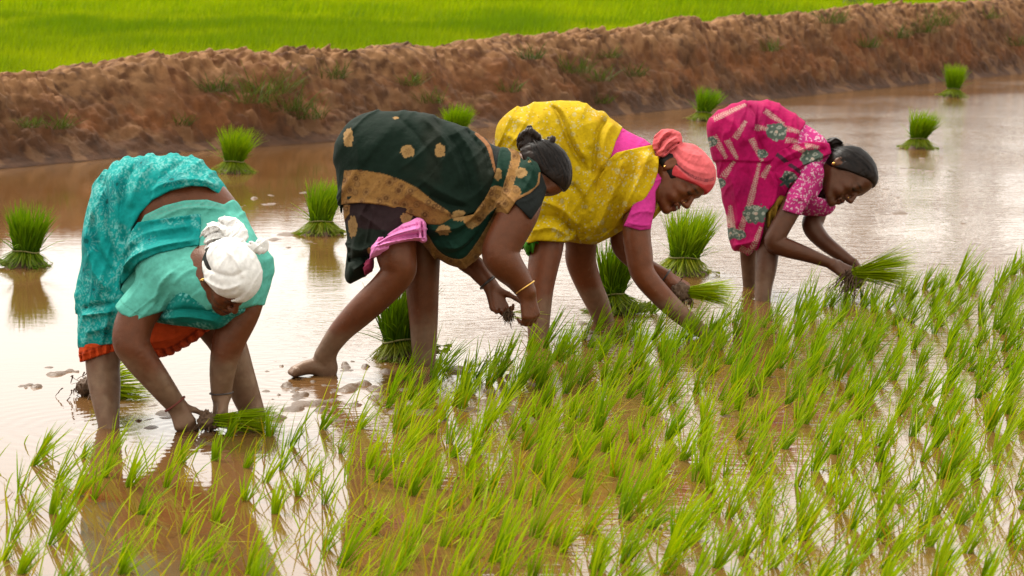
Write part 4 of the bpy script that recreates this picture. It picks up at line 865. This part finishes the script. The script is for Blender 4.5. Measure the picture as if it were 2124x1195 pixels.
    P.make('petticoat', pt_, M_CLOTH, A(76, 150, 30, .42), 0, folds=[(Q([(225+i*14, 700), (235+i*12, 760)]), 2.5, 5 if i % 2 else -5) for i in range(5)], wr=(.01, 8, .2))
    # headscarf
    sv = Vol(D0, .0035); h2 = Head(sv, hc, hf, hu, hs); h2.cranium(); h2.e((.022, 0, .052), (.074, .074, .070), .02)
    def px_(p): return (CU+p[0]/p[2]*FPX, CV-p[1]/p[2]*FPX, p[2]-D0)
    def cp(u, v, W, V):
        col = np.tile(A(255, 118, 122, .48), (len(u), 1))*(.94+.12*fbm(W*26, 3, 111))[:, None]
        for o, c, w in ((0, A(130, 70, 80), 1.1), (3.4, A(130, 70, 80), 1.0)): put(col, band(u, v, [(1384, 322), (1400, 348-o*.4), (1425, 370-o), (1455, 380-o), (1474, 376-o)], w)[0], c, .7)
        put(col, polydist(np.array([(1375, 320), (1400, 355), (1425, 377), (1455, 388), (1480, 384), (1480, 420), (1400, 420)]), u, v) > 0, A(246, 72, 80, .46), .8); return col
    sc = P.make('headscarf', sv, M_SCARF, cp, .014, cut=[(px_(h2.p(.07, 0, .026)), -h2.u*.80+h2.f*.60)], folds=[([(1392, 312), (1410, 335), (1440, 350), (1470, 352)], 4, -4), ([(1390, 316), (1408, 345), (1440, 362), (1472, 364)], 4, 4), ([(1396, 308), (1420, 322), (1450, 330)], 5, 4), ([(1388, 318), (1402, 352), (1425, 372)], 3, -4), ([(1400, 305), (1430, 310), (1460, 325)], 5, -3)], wr=(.004, 14, .6), fk=1.2)
    kn = Vol(D0, .0035); kn.chain([(1368, 322, -.1, 9), (1366, 300, -.1, 11), (1374, 284, -.1, 11), (1390, 280, -.1, 11), (1404, 288, -.1, 10), (1392, 300, -.13, 11), (1376, 316, -.13, 10)], .008).ell((1384, 300, -.1), (.042, .040, .040), k=.01)
    P.make('knot', kn, M_SCARF, cp, .003, folds=[([(1362, 318), (1370, 296), (1392, 280)], 2.5, -7), ([(1368, 322), (1380, 302), (1402, 288)], 2.5, 6), ([(1372, 326), (1388, 308), (1408, 298)], 2.5, -7), ([(1360, 304), (1372, 284), (1386, 276)], 2.5, 5), ([(1384, 318), (1400, 304)], 2, 5)], wr=(.012, 6, .9), parent=sc)
    hv = Vol(D0, .0035); h3 = Head(hv, hc, hf, hu, hs); h3.cranium(); h3.e((-.03, 0, .0), (.075, .07, .06), .03)
    P.make('hair', hv, M_HAIR, np.array((.012, .009, .008)), .005, cut=[(px_(h3.p(.022, 0, 0)), h3.f*.95-h3.u*.3), (px_(h3.p(0, 0, -.035)), -h3.u), (px_(h3.p(0, 0, .07)), h3.u)])
    torus(P, 'earring', h3.p(-.034, .085, -.030), h3.f, .0035, .003, M_GOLD); torus(P, 'nose_stud', h3.p(.103, .021, -.037), h3.f, .001, .0016, M_GOLD, n=8, m_=6)
    torus(P, 'bangle', pix(1381, 572, D0-.02), (.8, -.55, 0), .033, .004, M_GLASSB); torus(P, 'bangle', pix(1446, 680, D0-.2), (.75, -.6, 0), .038, .003, M_THREAD)
    return P
build_yellow()

# ================================================================== PERSON: magenta sari, bare hair
def build_magenta():
    P = Person(11.7, (1575, 608), 'woman in magenta leaf-print sari with black hair in a low bun'); D0 = P.D0
    k = 2.598; Q = lambda pts: [(x/k+1420, y/k+180) for x, y in pts]; Q4 = lambda pts: [(x/k+1420, y/k+180, c, r/k) for x, y, c, r in pts]
    sil = Q([(119, 240), (135, 190), (180, 141), (240, 106), (330, 80), (430, 79), (490, 92), (560, 137), (640, 192), (700, 232), (762, 287), (796, 380), (750, 470), (790, 600), (815, 640), (780, 696), (700, 704), (610, 698), (560, 640), (490, 700), (412, 780), (382, 850), (372, 908), (340, 911), (270, 884), (237, 848), (227, 720), (215, 650), (187, 520), (166, 430), (140, 350)])
    def form(h): return Vol(D0, h, .010).pil(sil, lambda u, v: 0.02-.07*sstep(1550, 1720, u), .17, .19, .03, .014)
    b = Vol(D0, .004)
    b.chain(Q4([(290, 240, 0, 130), (480, 320, 0, 130), (660, 400, -.03, 100), (760, 400, -.05, 60)]), .05)
    b.chain(Q4([(400, 500, -.05, 100), (450, 760, -.1, 70), (452, 850, -.12, 62), (440, 980, -.15, 55), (428, 1060, -.16, 48), (422, 1140, -.18, 42), (420, 1230, -.19, 40)]), .03)
    b.chain(Q4([(330, 500, .12, 100), (350, 760, .2, 60), (344, 900, .25, 46), (347, 1000, .28, 40), (348, 1085, .3, 34), (348, 1180, .32, 32)]), .03)
    b.chain(Q4([(675, 470, -.16, 62), (560, 680, -.2, 55), (500, 790, -.22, 54), (488, 840, -.22, 54), (560, 872, -.22, 50), (660, 905, -.21, 40), (795, 955, -.2, 27)]), .03)
    b.chain(Q4([(760, 560, .05, 60), (705, 690, .04, 58), (690, 755, .02, 55), (740, 825, 0, 46), (820, 890, -.04, 38), (905, 950, -.08, 28)]), .03)
    hand(b, Q4([(800, 958, -.2, 0)])[0][:3], (.83, -.50, .1), (.15, .55, -.8), 1, (28, 42, 40), 1.06, .07, thumb=(.3, .6), tc=(10, 20))
    hand(b, Q4([(908, 952, -.08, 0)])[0][:3], (.35, -.9, -.2), (.8, .2, .5), -1, (40, 55, 40), 1.0, .05, thumb=(.3, .5))
    hc = (1754, 364, -.12); ps = math.radians(24); hf = (.42*math.cos(ps), -.90*math.cos(ps), -math.sin(ps)); hu = (.90, .42, .0); hs = 1.16
    hd = Head(b, hc, hf, hu, hs); hd.build((1700, 372, -.06), 34, ear=-.036)
    P.make('body', b, M_SKIN, skin_paint(A(118, 64, 38, .275), .12, .6, [hd]))
    MG, CR, GR = A(212, 6, 104, .40), A(244, 214, 190), A(112, 130, 116)
    def mp(u, v, W, V):
        col = np.tile(MG, (len(u), 1)); n = fbm(np.stack([u/50, v/50, u*0], 1), 2, 121); put(col, sstep(.5, .8, n), A(180, 14, 96), .5)
        for a, b_ in (((255, 290), (315, 195)), ((150, 270), (215, 395)), ((215, 295), (270, 400)), ((150, 180), (325, 100)), ((415, 140), (520, 215)), ((500, 230), (610, 260)), ((340, 290), (400, 410)), ((360, 230), (430, 240)), ((330, 660), (385, 420)), ((285, 800), (330, 640)), ((200, 490), (255, 410)), ((265, 800), (225, 690)), ((250, 770), (240, 640)), ((400, 500), (440, 430)), ((560, 330), (640, 380)), ((520, 300), (600, 310)), ((290, 870), (360, 900)), ((345, 890), (390, 760)), ((620, 330), (700, 340))):
            (x0, y0), (x1, y1) = Q([a, b_]); put(col, sprig(u, v, (x0, y0), (x1, y1), 6.2, 4.8, .8), CR, .85)
        for c, r, n_ in (((475, 255), 24, 9), ((365, 690), 25, 9), ((660, 400), 24, 9), ((245, 790), 17, 7), ((185, 520), 14, 7), ((135, 300), 14, 7), ((400, 370), 12, 6), ((540, 500), 18, 5), ((285, 800), 14, 6)):
            c = Q([c])[0]; m, rr, th = flower(u, v, c, r*.92, n_, .7, .85, .12); nz = vnoise(np.stack([u/6, v/6, u*0+r], 1), 91); m = rr < .78+.4*nz; dw, _r = worley(np.stack([(u-c[0])/(r*.42), (v-c[1])/(r*.36), u*0+.5+r], 1), 93); put(col, m, GR); put(col, m & (dw < .42) & (dw > .12), A(214, 216, 198), .85); put(col, m & (dw < .2), GR*1.3, .8); put(col, (rr < .16), CR, .8)
        d, rid = worley(np.stack([u/30, v/30, u*0+.5], 1), 125); put(col, d < .05, CR); return col
    bt = Q([(118, 200), (140, 60), (560, 60), (660, 190), (500, 380), (430, 418), (300, 412), (150, 402)])
    thg = form(.004).chain(Q4([(400, 480, -.06, 116), (425, 680, -.105, 96), (425, 800, -.11, 84)]), .04)
    P.make('sari', thg, M_CLOTH, mp, .007, Q([(85, 250), (85, 50), (500, 50), (650, 190), (604, 255), (580, 340), (540, 480), (500, 590), (415, 690), (402, 790), (388, 848), (378, 918), (330, 925), (250, 905), (200, 860), (190, 700)]), layers=[(bt, .011)],
        folds=[(Q([(330, 85), (370, 180), (380, 290), (420, 400)]), 6, -9), (Q([(420, 85), (400, 180), (410, 300)]), 8, 7), (Q([(375, 80), (372, 150), (350, 250)]), 5, 5), (Q([(180, 150), (260, 220), (320, 330)]), 11, 5), (Q([(440, 400), (400, 520), (370, 700)]), 8, -7), (Q([(220, 440), (260, 600), (280, 780)]), 10, 6), (Q([(250, 860), (310, 850), (375, 830)]), 6, 6), (Q([(420, 440), (470, 560), (440, 680)]), 7, 7), (Q([(330, 430), (330, 600), (350, 800)]), 9, -5)], wr=(.013, 20, .2), clamp=-.008)
    def lf(u, v, W, V):
        col = np.tile(A(226, 60, 146, .44), (len(u), 1)); 
        for s_, ang, sd_ in ((6.5, .6, 131), (6.5, -.7, 133), (7, 1.5, 135)):
            ca, sa = math.cos(ang), math.sin(ang); p = np.stack([(u*ca+v*sa)/(s_*1.5), (-u*sa+v*ca)/(s_*.45), u*0+.5], 1); d, rid = worley(p, sd_); put(col, (d < .30) & (rid > .35), A(252, 216, 224, .48), .9)
        return col
    bl = form(.004); bl.chain(Q4([(678, 470, -.17, 67), (580, 640, -.207, 61), (552, 690, -.212, 59)]), .03)
    P.make('blouse', bl, M_CLOTH, lf, .005, Q([(630, 175), (710, 220), (800, 285), (800, 380), (742, 450), (735, 540), (690, 600), (730, 610), (790, 600), (835, 640), (790, 712), (700, 714), (614, 704), (560, 694), (498, 674), (535, 570), (600, 480), (560, 420), (560, 330)]), folds=[(Q([(530, 620), (590, 610), (640, 640)]), 4, 3), (Q([(600, 520), (660, 520), (720, 480)]), 5, -3), (Q([(620, 700), (700, 660), (790, 660)]), 5, -5), (Q([(640, 220), (600, 280), (570, 340)]), 5, -3)], wr=(.008, 12, .8), clamp=.003)
    def dp(u, v, W, V):
        col = mp(u, v, W, V); put(col, band(u, v, Q([(478, 378), (540, 430), (610, 480)]), 4.0)[0], A(74, 60, 74), .9); put(col, band(u, v, Q([(600, 440), (690, 405), (770, 370)]), 1.2)[0], A(60, 30, 50), .6)
        m, rr, th = flower(u, v, Q([(525, 520)])[0], 17, 5, .3, .8, .4); put(col, m, A(74, 104, 96)); return col
    P.make('sari_drape', form(.004), M_CLOTH, dp, .020, Q([(416, 470), (478, 362), (556, 328), (648, 306), (764, 312), (774, 368), (704, 412), (644, 442), (604, 492), (552, 534), (522, 606), (440, 566)]), folds=[(Q([(440, 480), (520, 430), (640, 380), (760, 340)]), 5, -7), (Q([(470, 520), (560, 460), (660, 410), (760, 365)]), 5, 6), (Q([(470, 420), (560, 370), (680, 330)]), 5, 5)], wr=(.010, 12, -.5), clamp=.009)
    pt_ = Vol(D0, .004).pil(Q([(398, 798), (410, 690), (470, 595), (530, 600), (500, 670), (472, 722), (442, 774)]), -.10, .09, .03, .01, .004)
    P.make('petticoat', pt_, M_CLOTH, A(176, 134, 44), 0, folds=[(Q([(420+i*18, 680-i*10), (415+i*16, 790-i*20)]), 2.5, 5 if i % 2 else -5) for i in range(5)], wr=(.01, 8, .2))
    def px_(p): return (CU+p[0]/p[2]*FPX, CV-p[1]/p[2]*FPX, p[2]-D0)
    hv = Vol(D0, .0035); h3 = Head(hv, hc, hf, hu, hs); h3.cranium(); h3.e((-.03, 0, .0), (.080, .072, .07), .03); h3.e((.02, 0, .07), (.072, .068, .05), .02)
    for q in (-1, 1): h3.e((-.030, q*.10, -.012), (.027, .03, .037), .008, 's')
    hp = hair_paint(hd, (-.10, 0, -.01))
    hr = P.make('hair', hv, M_HAIR, lambda u, v, W, V: hp(u, v, W, V)*.62, .009, cut=[(px_(h3.p(.03, 0, .018)), h3.f*.70-h3.u*.71), (px_(h3.p(0, 0, -.04)), -h3.u+h3.f*.2)], fk=.8, wr=(.003, 5, 1.1), folds=[([(1735, 318), (1765, 320), (1795, 345), (1806, 375)], 4, 3), ([(1730, 335), (1765, 345), (1790, 385)], 4, -3)])
    strands(P, h3, hr, (-.10, 0, -.01), 1500, 62, .7)
    bn = Vol(D0, .003).ell((1729, 304, -.06), (.048, .040, .045), k=.01).ell((1738, 312, -.08), (.04, .03, .03), k=.01)
    P.make('bun', bn, M_HAIR, lambda u, v, W, V: hp(u, v, W, V)*.5, 0, wr=(.012, 6, 1.3), folds=[([(1712, 300), (1728, 290), (1746, 300)], 3, 4), ([(1714, 312), (1730, 302), (1748, 310)], 3, -5)], parent=hr)
    torus(P, 'earring', h3.p(-.034, .086, -.034), h3.f, .0055, .0045, M_GOLD); torus(P, 'nose_stud', h3.p(.104, .021, -.038), h3.f, .0016, .0022, M_GOLD, n=8, m_=6)
    return P
build_magenta()

# ================================================================== RICE: bundles, held bunches, planted seedlings, weeds
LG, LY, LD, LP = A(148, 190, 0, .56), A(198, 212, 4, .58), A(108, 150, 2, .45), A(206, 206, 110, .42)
def leafmesh(n, base_r, az0, az_sp, lean, bend, L, W, c0, c1, seed, seg=4, lean_dir=0.0, lean_add=0.0):
    """n blades from a small disc; lean_add tilts all of them towards lean_dir"""
    r = np.random.default_rng(seed); a = r.uniform(0, 2*math.pi, n); rr = base_r*np.sqrt(r.random(n))
    base = np.stack([rr*np.cos(a), rr*np.sin(a), np.zeros(n)], 1)
    ln = r.uniform(lean[0], lean[1], n); az = a+r.normal(0, az_sp, n)
    dx = np.sin(ln)*np.cos(az)+math.sin(lean_add)*math.cos(lean_dir); dy = np.sin(ln)*np.sin(az)+math.sin(lean_add)*math.sin(lean_dir)
    az2 = np.arctan2(dy, dx); ln2 = np.arcsin(np.clip(np.hypot(dx, dy), 0, .97))
    m = r.random((n, 1)); C0 = np.array(c0[0])*(1-m)+np.array(c0[1])*m; m = r.random((n, 1)); C1 = np.array(c1[0])*(1-m)+np.array(c1[1])*m
    return blades(base, az2, ln2, r.uniform(bend[0], bend[1], n), r.uniform(L[0], L[1], n), np.full(n, W)*r.uniform(.7, 1.2, n), C0, C1, seg, face=r.uniform(-.9, .9, n))
def join(*ms):
    V, Fq, C, o = [], [], [], 0
    for a, b, c in ms: V.append(a); Fq.append(b+o); C.append(c); o += len(a)
    return np.vstack(V), np.vstack(Fq), np.vstack(C)
def ring(R, z, r, n=22, m_=6, wob=.004):
    V, Fq = [], []
    for i in range(n):
        t = 2*math.pi*i/n; zz = z+wob*math.sin(3*t)
        for j in range(m_):
            s = 2*math.pi*j/m_; V.append(((R+r*math.cos(s))*math.cos(t), (R+r*math.cos(s))*math.sin(t), zz+r*1.6*math.sin(s)))
            Fq.append((i*m_+j, ((i+1) % n)*m_+j, ((i+1) % n)*m_+(j+1) % m_, i*m_+(j+1) % m_))
    return np.array(V), np.array(Fq)
def bundle(u, v, H, W, label, seed, tilt=0, tilt_az=0, dark=1.0, skirt=1.0, name='rice_bundle', fan=.40):
    """tied sheaf standing in the water: fan of leaves above the tie, flared stems below"""
    p = gnd(u, v); root = empty(name, tuple(p), label, 'rice bundle', 'tied bundles of rice seedlings')
    BG, BY, BD = A(124, 172, 2, .48), A(168, 198, 6, .5), A(66, 112, 2, .4); zt = .25*H; rt = W*.31; rb_ = random.Random(seed); fan = fan*rb_.uniform(.7, 1.15); ld, la = rb_.uniform(-.9, .9), rb_.uniform(.02, .30)
    V, Fq, C = leafmesh(520, rt*.95, 0, .5, (.0, fan), (-.1, .75), (.34*H, .84*H), .0062, (BD*.7*dark, BG*.7*dark), (BG*dark, BY*dark), seed, 5, lean_dir=ld, lean_add=la); V[:, 2] += zt-.01
    mesh_obj('leaves', V, Fq, M_LEAF, root, C)
    V, Fq, C = leafmesh(34, rt*.9, 0, .5, (.35, 1.1), (.2, 1.2), (.25*H, .65*H), .006, (BD*dark, BG*dark), (BG*dark, BY*dark), seed+3, 5); V[:, 2] += zt-.01; mesh_obj('stray_leaves', V, Fq, M_LEAF, root, C)
    V, Fq, C = leafmesh(330, rt*.95, 0, .4, (.25, 1.0), (.1, .55), (.20*H*skirt, .50*H*skirt), .0058, (BG*.7*dark, LY*.7*dark), (LP*.9*dark, BG*.7*dark), seed+1, 4)
    V[:, 2] = np.maximum(zt-V[:, 2]*1.0, -.008+.03*np.random.default_rng(seed).random(len(V))); mesh_obj('stems', V, Fq, M_LEAF, root, C)
    V, Fq = ring(rt*1.04, zt, .0026); mesh_obj('tie', V, Fq, M_STRAW, root)
    # clod of soil and roots at the foot
    nn = 26; th = np.linspace(0, 2*math.pi, nn, endpoint=False); V = [(0, 0, .03)]; 
    for q_, z_ in ((.55, .028), (.85, .016), (1.05, -.01)):
        for t_ in th: k_ = q_*(rt+.20*H*.55)*(1+.16*math.sin(5*t_+seed)+.1*math.sin(11*t_+q_*9)); V.append((k_*math.cos(t_), k_*math.sin(t_), z_*(1+.4*math.sin(7*t_+q_*5))))
    Fs = [(0, 1+i, 1+(i+1) % nn) for i in range(nn)]+[(1+a*nn+i, 1+(a+1)*nn+i, 1+(a+1)*nn+(i+1) % nn, 1+a*nn+(i+1) % nn) for a in range(2) for i in range(nn)]
    mesh_obj('root_clod', V, Fs, M_ROOT, root)
    root.rotation_euler = Matrix.Rotation(tilt, 3, Vector((-math.sin(tilt_az), math.cos(tilt_az), 0))).to_euler()
    return root
bundle(52, 552, .335, .22, 'tied green seedling bundle at the far left edge of the photo', 201, .10, 0, .95)
bundle(484, 358, .355, .24, 'tied seedling bundle between the earth bank and the teal woman', 202, .06, 0, 1)
bundle(666, 486, .33, .22, 'tied seedling bundle left of the dark green sari, mirrored in calm water', 203, .0, 0, 1)
bundle(944, 300, .36, .24, 'seedling bundle showing only its leaf tops above the dark green back', 204, .0, 0, 1.05)
bundle(1418, 568, .36, .25, 'large loose seedling bundle under the face of the woman in coral scarf', 205, .03, 0, 1.05)
bundle(1276, 648, .36, .17, 'slim dark seedling bundle between the yellow woman\'s legs and arm', 206, -.12, 0, .85, 1.2)
bundle(1458, 250, .34, .22, 'small seedling bundle near the bank, just left of the magenta sari', 207, .06, 0, 1)
bundle(1976, 201, .38, .24, 'farthest seedling bundle, close to the bank at upper right', 208, .08, 0, 1)
bundle(1904, 308, .35, .23, 'seedling bundle standing on a mud patch right of the magenta woman', 209, .03, 0, 1)
bundle(838, 742, .33, .24, 'sagging dark seedling bundle behind the dark green woman\'s legs', 210, -.16, 0, .68, 1.1)

def bunch(p, direction, n, L, W, label, seed, spread=.22, roots=True, ball=0.0, name='rice_bunch', roll=.3, c=1.0, rootlen=.07, droop=.25, group='bunches of seedlings held or dropped'):
    """loose handful: leaves along a direction, muddy roots behind the grip"""
    root = empty(name, tuple(p), label, 'rice bunch', group); q = Vector(direction).to_track_quat('Z', 'Y')
    r = np.random.default_rng(seed)
    V, Fq, C = leafmesh(n, W, 0, .6, (0, spread), (0, droop), (.7*L, L), .0052, (LY*.8*c, LG*c), (LG*c, LY*c), seed, 4)
    R = np.array(q.to_matrix()); V = V@R.T; V[:, 2] -= droop*.35*np.maximum(0, np.linalg.norm(V[:, :2], axis=1)-L*.45)
    mesh_obj('leaves', V, Fq, M_LEAF, root, C)
    if ball:
        nu, nv = 34, 20; VV = []; dvb = np.array(Vector(direction).normalized())
        for a_ in range(nu):
            for b_ in range(nv):
                th, ph = 2*math.pi*a_/nu, math.pi*b_/(nv-1); e = np.array((math.cos(th)*math.sin(ph), math.sin(th)*math.sin(ph), math.cos(ph))); VV.append(e)
        VV = np.array(VV); VV = VV*(ball*(.35+.7*fbm(VV*2.6+seed, 3, 7)+.7*fbm(VV*7, 2, 9)))[:, None]-dvb*ball*.6
        mesh_obj('root_ball', VV, np.array([(a_*nv+b_, ((a_+1) % nu)*nv+b_, ((a_+1) % nu)*nv+b_+1, a_*nv+b_+1) for a_ in range(nu) for b_ in range(nv-1)]), M_ROOT, root)
    if roots:
        VV, FF, o = [], [], 0; rg = np.random.default_rng(seed+9); dv = np.array(Vector(direction).normalized())
        for i in range(70):
            pnt = -dv*rg.uniform(0, .02)+rg.normal(0, W*.7, 3); d = -dv*.35+np.array((0, 0, -.8))+rg.normal(0, .45, 3); pts = [pnt]; LL = rootlen*rg.uniform(.5, 1.2)
            for k_ in range(5): d = d+rg.normal(0, .35, 3)+np.array((0, 0, -.1)); pts.append(pts[-1]+unit(d)*LL/5)
            for k_, pt_ in enumerate(pts):
                rad = .0034*(1-.14*k_)*rg.uniform(.6, 1.4)
                for j in range(4): VV.append(pt_+rad*np.array((math.cos(j*1.571), math.sin(j*1.571), -.5*math.sin(j*1.571))))
            for k_ in range(5):
                for j in range(4): FF.append((o+k_*4+j, o+k_*4+(j+1) % 4, o+k_*4+4+(j+1) % 4, o+k_*4+4+j))
            o += 24
        tag(mesh_obj('roots', np.array(VV), np.array(FF), M_ROOT, root), kind='stuff')
    return root
bunch(gnd(185, 826)+np.array((0, .05, .035)), (1, -.05, .16), 210, .27, .045, 'seedling bunch lying on its side behind the teal woman\'s leg', 221, .42, True, .032, c=.95, rootlen=.045)
bunch(pixw(440, 872, 8.36), (1, .05, .02), 150, .27, .022, 'seedling bunch in the teal woman\'s hand, held flat above the water', 222, .16, True, .03, c=.95, rootlen=.04)
bunch(pixw(1062, 652, 9.5), (.9, -.1, -.05), 9, .18, .012, 'few drooping seedlings pinched between the dark green woman\'s hands', 223, .55, True, c=1.1, droop=.9, rootlen=.035)
bunch(pixw(1422, 606, 10.5), (1, -.1, .02), 170, .24, .022, 'seedling bunch in the yellow woman\'s far hand with clotted roots', 224, .24, True, .038, c=1.0, rootlen=.05)
bunch(pixw(1768, 568, 11.45), (1, -.2, .16), 260, .33, .024, 'big fanned seedling bunch in the magenta woman\'s hands, roots dangling', 225, .36, True, c=.92, rootlen=.16)

# planted seedlings: a dozen tuft shapes, leaning with the wind
TUFT = []
for i in range(16):
    r = random.Random(300+i); nb = r.randint(13, 25); L1 = r.uniform(.16, .29)
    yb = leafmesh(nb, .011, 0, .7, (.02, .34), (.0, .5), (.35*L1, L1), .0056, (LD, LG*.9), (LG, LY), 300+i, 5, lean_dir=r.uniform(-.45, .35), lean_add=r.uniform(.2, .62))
    if i % 2 == 0:
        ye = leafmesh(3, .012, 0, 1, (.3, .8), (.1, .6), (.08, .14), .0045, (A(190, 170, 20), A(200, 150, 20)), (A(205, 165, 20), A(200, 180, 40)), 400+i, 4); yb = join(yb, ye)
    TUFT.append(yb)
HAND = [(172, 950), (232, 940), (190, 1035), (115, 1008), (35, 1022), (40, 1190), (10, 1160), (68, 966), (85, 940), (118, 1100), (150, 1030), (213, 990), (262, 1008), (345, 1010), (365, 960), (285, 1068), (375, 1105), (245, 1190), (105, 1065), (20, 1118), (442, 955), (512, 1038), (445, 1080), (570, 1065), (585, 975), (600, 925), (510, 970), (618, 1028), (640, 995), (670, 1045), (675, 1140), (510, 1190), (420, 1165), (250, 1175), (95, 1130), (60, 1060), (545, 1000), (560, 905), (700, 940), (740, 890), (665, 890), (760, 970), (780, 1000), (770, 1110), (700, 1175), (380, 1180), (300, 1090), (470, 905), (535, 890)]
spots = []
edge = np.array([(-60, 905), (120, 905), (330, 925), (430, 912), (600, 870), (660, 850), (760, 805), (900, 770), (1040, 735), (1150, 705), (1260, 672), (1400, 690), (1500, 668), (1640, 640), (1800, 618), (1960, 585), (2200, 545)])
row = math.radians(24); cr, sr = math.cos(row), math.sin(row)
rr_ = random.Random(5); sp_u, sp_v = .148, .168
for i in range(-60, 60):
    for j in range(-60, 60):
        a, b_ = i*sp_u+rr_.gauss(0, .034), j*sp_v+rr_.gauss(0, .036); x, y = a*cr-b_*sr, 9+a*sr+b_*cr
        (u,), (v,), (d,) = w2pix([(x, y, 0)])
        if y < 5.2 or not (-70 < u < 2200) or v > 1290: continue
        if v < np.interp(u, edge[:, 0], edge[:, 1]): continue
        if u < 790 and v < 1195+20: continue
        spots.append((x, y))
spots += [tuple(gnd(u+rr_.uniform(-4, 4), v)[:2]) for u, v in HAND]
for u, v in ((1166, 730), (1385, 735), (1450, 742), (1245, 735), (1300, 705), (1160, 752), (1080, 790), (960, 830), (870, 850), (1350, 650)): spots.append(tuple(gnd(u, v)[:2]))
vis = [s for s in spots]; vis.sort(key=lambda s: s[1]); print('seedlings', len(vis))
inside = [s for s in vis if w2pix([(s[0], s[1], .12)])[1][0] < 1200 and -20 < w2pix([(s[0], s[1], .1)])[0][0] < 2140]
print('in view', len(inside))
near, far = vis[:300], vis[300:]
meshes = []
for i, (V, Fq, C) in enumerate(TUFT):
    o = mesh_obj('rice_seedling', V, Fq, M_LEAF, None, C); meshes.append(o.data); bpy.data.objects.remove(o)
gn = 'rice seedlings planted in the flooded paddy'
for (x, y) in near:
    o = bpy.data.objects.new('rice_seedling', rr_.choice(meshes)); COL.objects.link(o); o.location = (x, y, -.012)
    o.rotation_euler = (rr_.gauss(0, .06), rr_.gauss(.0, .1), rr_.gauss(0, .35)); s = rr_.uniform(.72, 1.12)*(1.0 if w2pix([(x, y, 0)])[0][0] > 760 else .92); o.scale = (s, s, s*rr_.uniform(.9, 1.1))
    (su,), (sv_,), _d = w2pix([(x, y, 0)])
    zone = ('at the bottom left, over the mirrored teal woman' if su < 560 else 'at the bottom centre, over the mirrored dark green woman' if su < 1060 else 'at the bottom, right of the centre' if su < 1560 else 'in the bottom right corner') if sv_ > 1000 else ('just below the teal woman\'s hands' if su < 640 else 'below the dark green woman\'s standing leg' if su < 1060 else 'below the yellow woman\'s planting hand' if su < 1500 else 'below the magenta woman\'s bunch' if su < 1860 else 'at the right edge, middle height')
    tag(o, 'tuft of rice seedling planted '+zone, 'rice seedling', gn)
if far:
    parts = []
    for (x, y) in far:
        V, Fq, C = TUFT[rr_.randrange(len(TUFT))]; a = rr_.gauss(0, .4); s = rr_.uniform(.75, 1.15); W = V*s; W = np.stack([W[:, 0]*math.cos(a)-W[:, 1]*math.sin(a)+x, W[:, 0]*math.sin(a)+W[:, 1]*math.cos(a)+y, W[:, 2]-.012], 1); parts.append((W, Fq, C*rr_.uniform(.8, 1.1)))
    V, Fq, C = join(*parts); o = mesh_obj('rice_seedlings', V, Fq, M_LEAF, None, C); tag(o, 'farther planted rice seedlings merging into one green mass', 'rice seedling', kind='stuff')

# loose, bent and floating leaves between the tufts
nw = 2700; wu = rng.uniform(-40, 2160, nw); wv2 = rng.uniform(600, 1230, nw); okw = wv2 > np.interp(wu, edge[:, 0], edge[:, 1])+12; wu, wv2 = wu[okw], wv2[okw]; okw = (wu > 620) | (rng.random(len(wu)) < .45); wu, wv2 = wu[okw], wv2[okw]; nw = len(wu)
wb = np.array([gnd(a, b) for a, b in zip(wu, wv2)]); flo = rng.random(nw) < .22; wb[:, 2] = np.where(flo, .002, -.01)
mcol = rng.random((nw, 1)); yel = (rng.random((nw, 1)) < .22); wc = np.where(yel, A(205, 180, 30, .5), LG*(1-mcol)+LY*mcol)
V, Fq, C = blades(wb, rng.normal(-.1, .9, nw), np.where(flo, 1.5, rng.uniform(.1, .9, nw)), np.where(flo, .04, rng.uniform(0, .7, nw)), rng.uniform(.06, .2, nw), np.full(nw, .0048), wc*.8, wc, 4, face=rng.uniform(-.9, .9, nw))
o = mesh_obj('loose_rice_leaves', V, Fq, M_LEAF, None, C); tag(o, 'thin loose rice leaves scattered upright and floating between the planted tufts', 'rice leaves', kind='stuff')

# weeds on the bank
WE = [(560, 195, 1.5), (520, 215, 1.3), (600, 230, 1.2), (640, 245, 1.0), (450, 190, .8), (285, 205, 1.1), (310, 190, .9), (690, 165, .9), (850, 180, .8), (1100, 125, .8), (1190, 150, 1.2), (1240, 170, 1.0), (1260, 120, .8), (1310, 160, .9), (1215, 95, .8), (1480, 95, 1.0), (1500, 110, 1.1), (1640, 60, 1.3), (1720, 50, 1.3), (1860, 80, 1.2), (1940, 55, 1.6), (1910, 70, 1.2), (1800, 100, .9), (2050, 40, 1.0), (2110, 95, 1.1), (120, 270, .8), (60, 265, .6), (950, 130, .7), (895, 215, .8), (380, 260, .6), (1060, 190, .7), (1590, 110, .8), (1250, 215, .6), (770, 140, .7)]
# find the point of the bank face under a pixel
UB, VB, DB = w2pix(PB)
for i, (u, v, s) in enumerate(WE):
    k_ = np.argmin((UB-u)**2+(VB-v)**2+(DB > 60)*1e6); p = PB[k_]; g_ = A(96, 120, 34)*.9
    r = random.Random(500+i); s *= 1.45; n_ = int(46*s)+10
    V, Fq, C = leafmesh(n_, .10*s, 0, 1.2, (.2, 1.2), (.2, 1.1), (.06*s+.03, .16*s+.04), .007, (g_*.7, A(120, 110, 60)), (g_*1.1, A(120, 160, 40)), 500+i, 3)
    o = mesh_obj('weed', V+np.array((0, 0, .005)), Fq, M_LEAF, None, C); o.location = tuple(p+np.array((0, -.03, .0))); tag(o, 'grassy weed on the earth bank, '+('above the teal woman' if u < 500 else 'between the teal and dark green women' if u < 700 else 'above the dark green woman' if u < 1020 else 'above the yellow woman' if u < 1400 else 'above the magenta woman' if u < 1760 else 'at the far right'), 'weed', 'weeds growing on the earth bank')
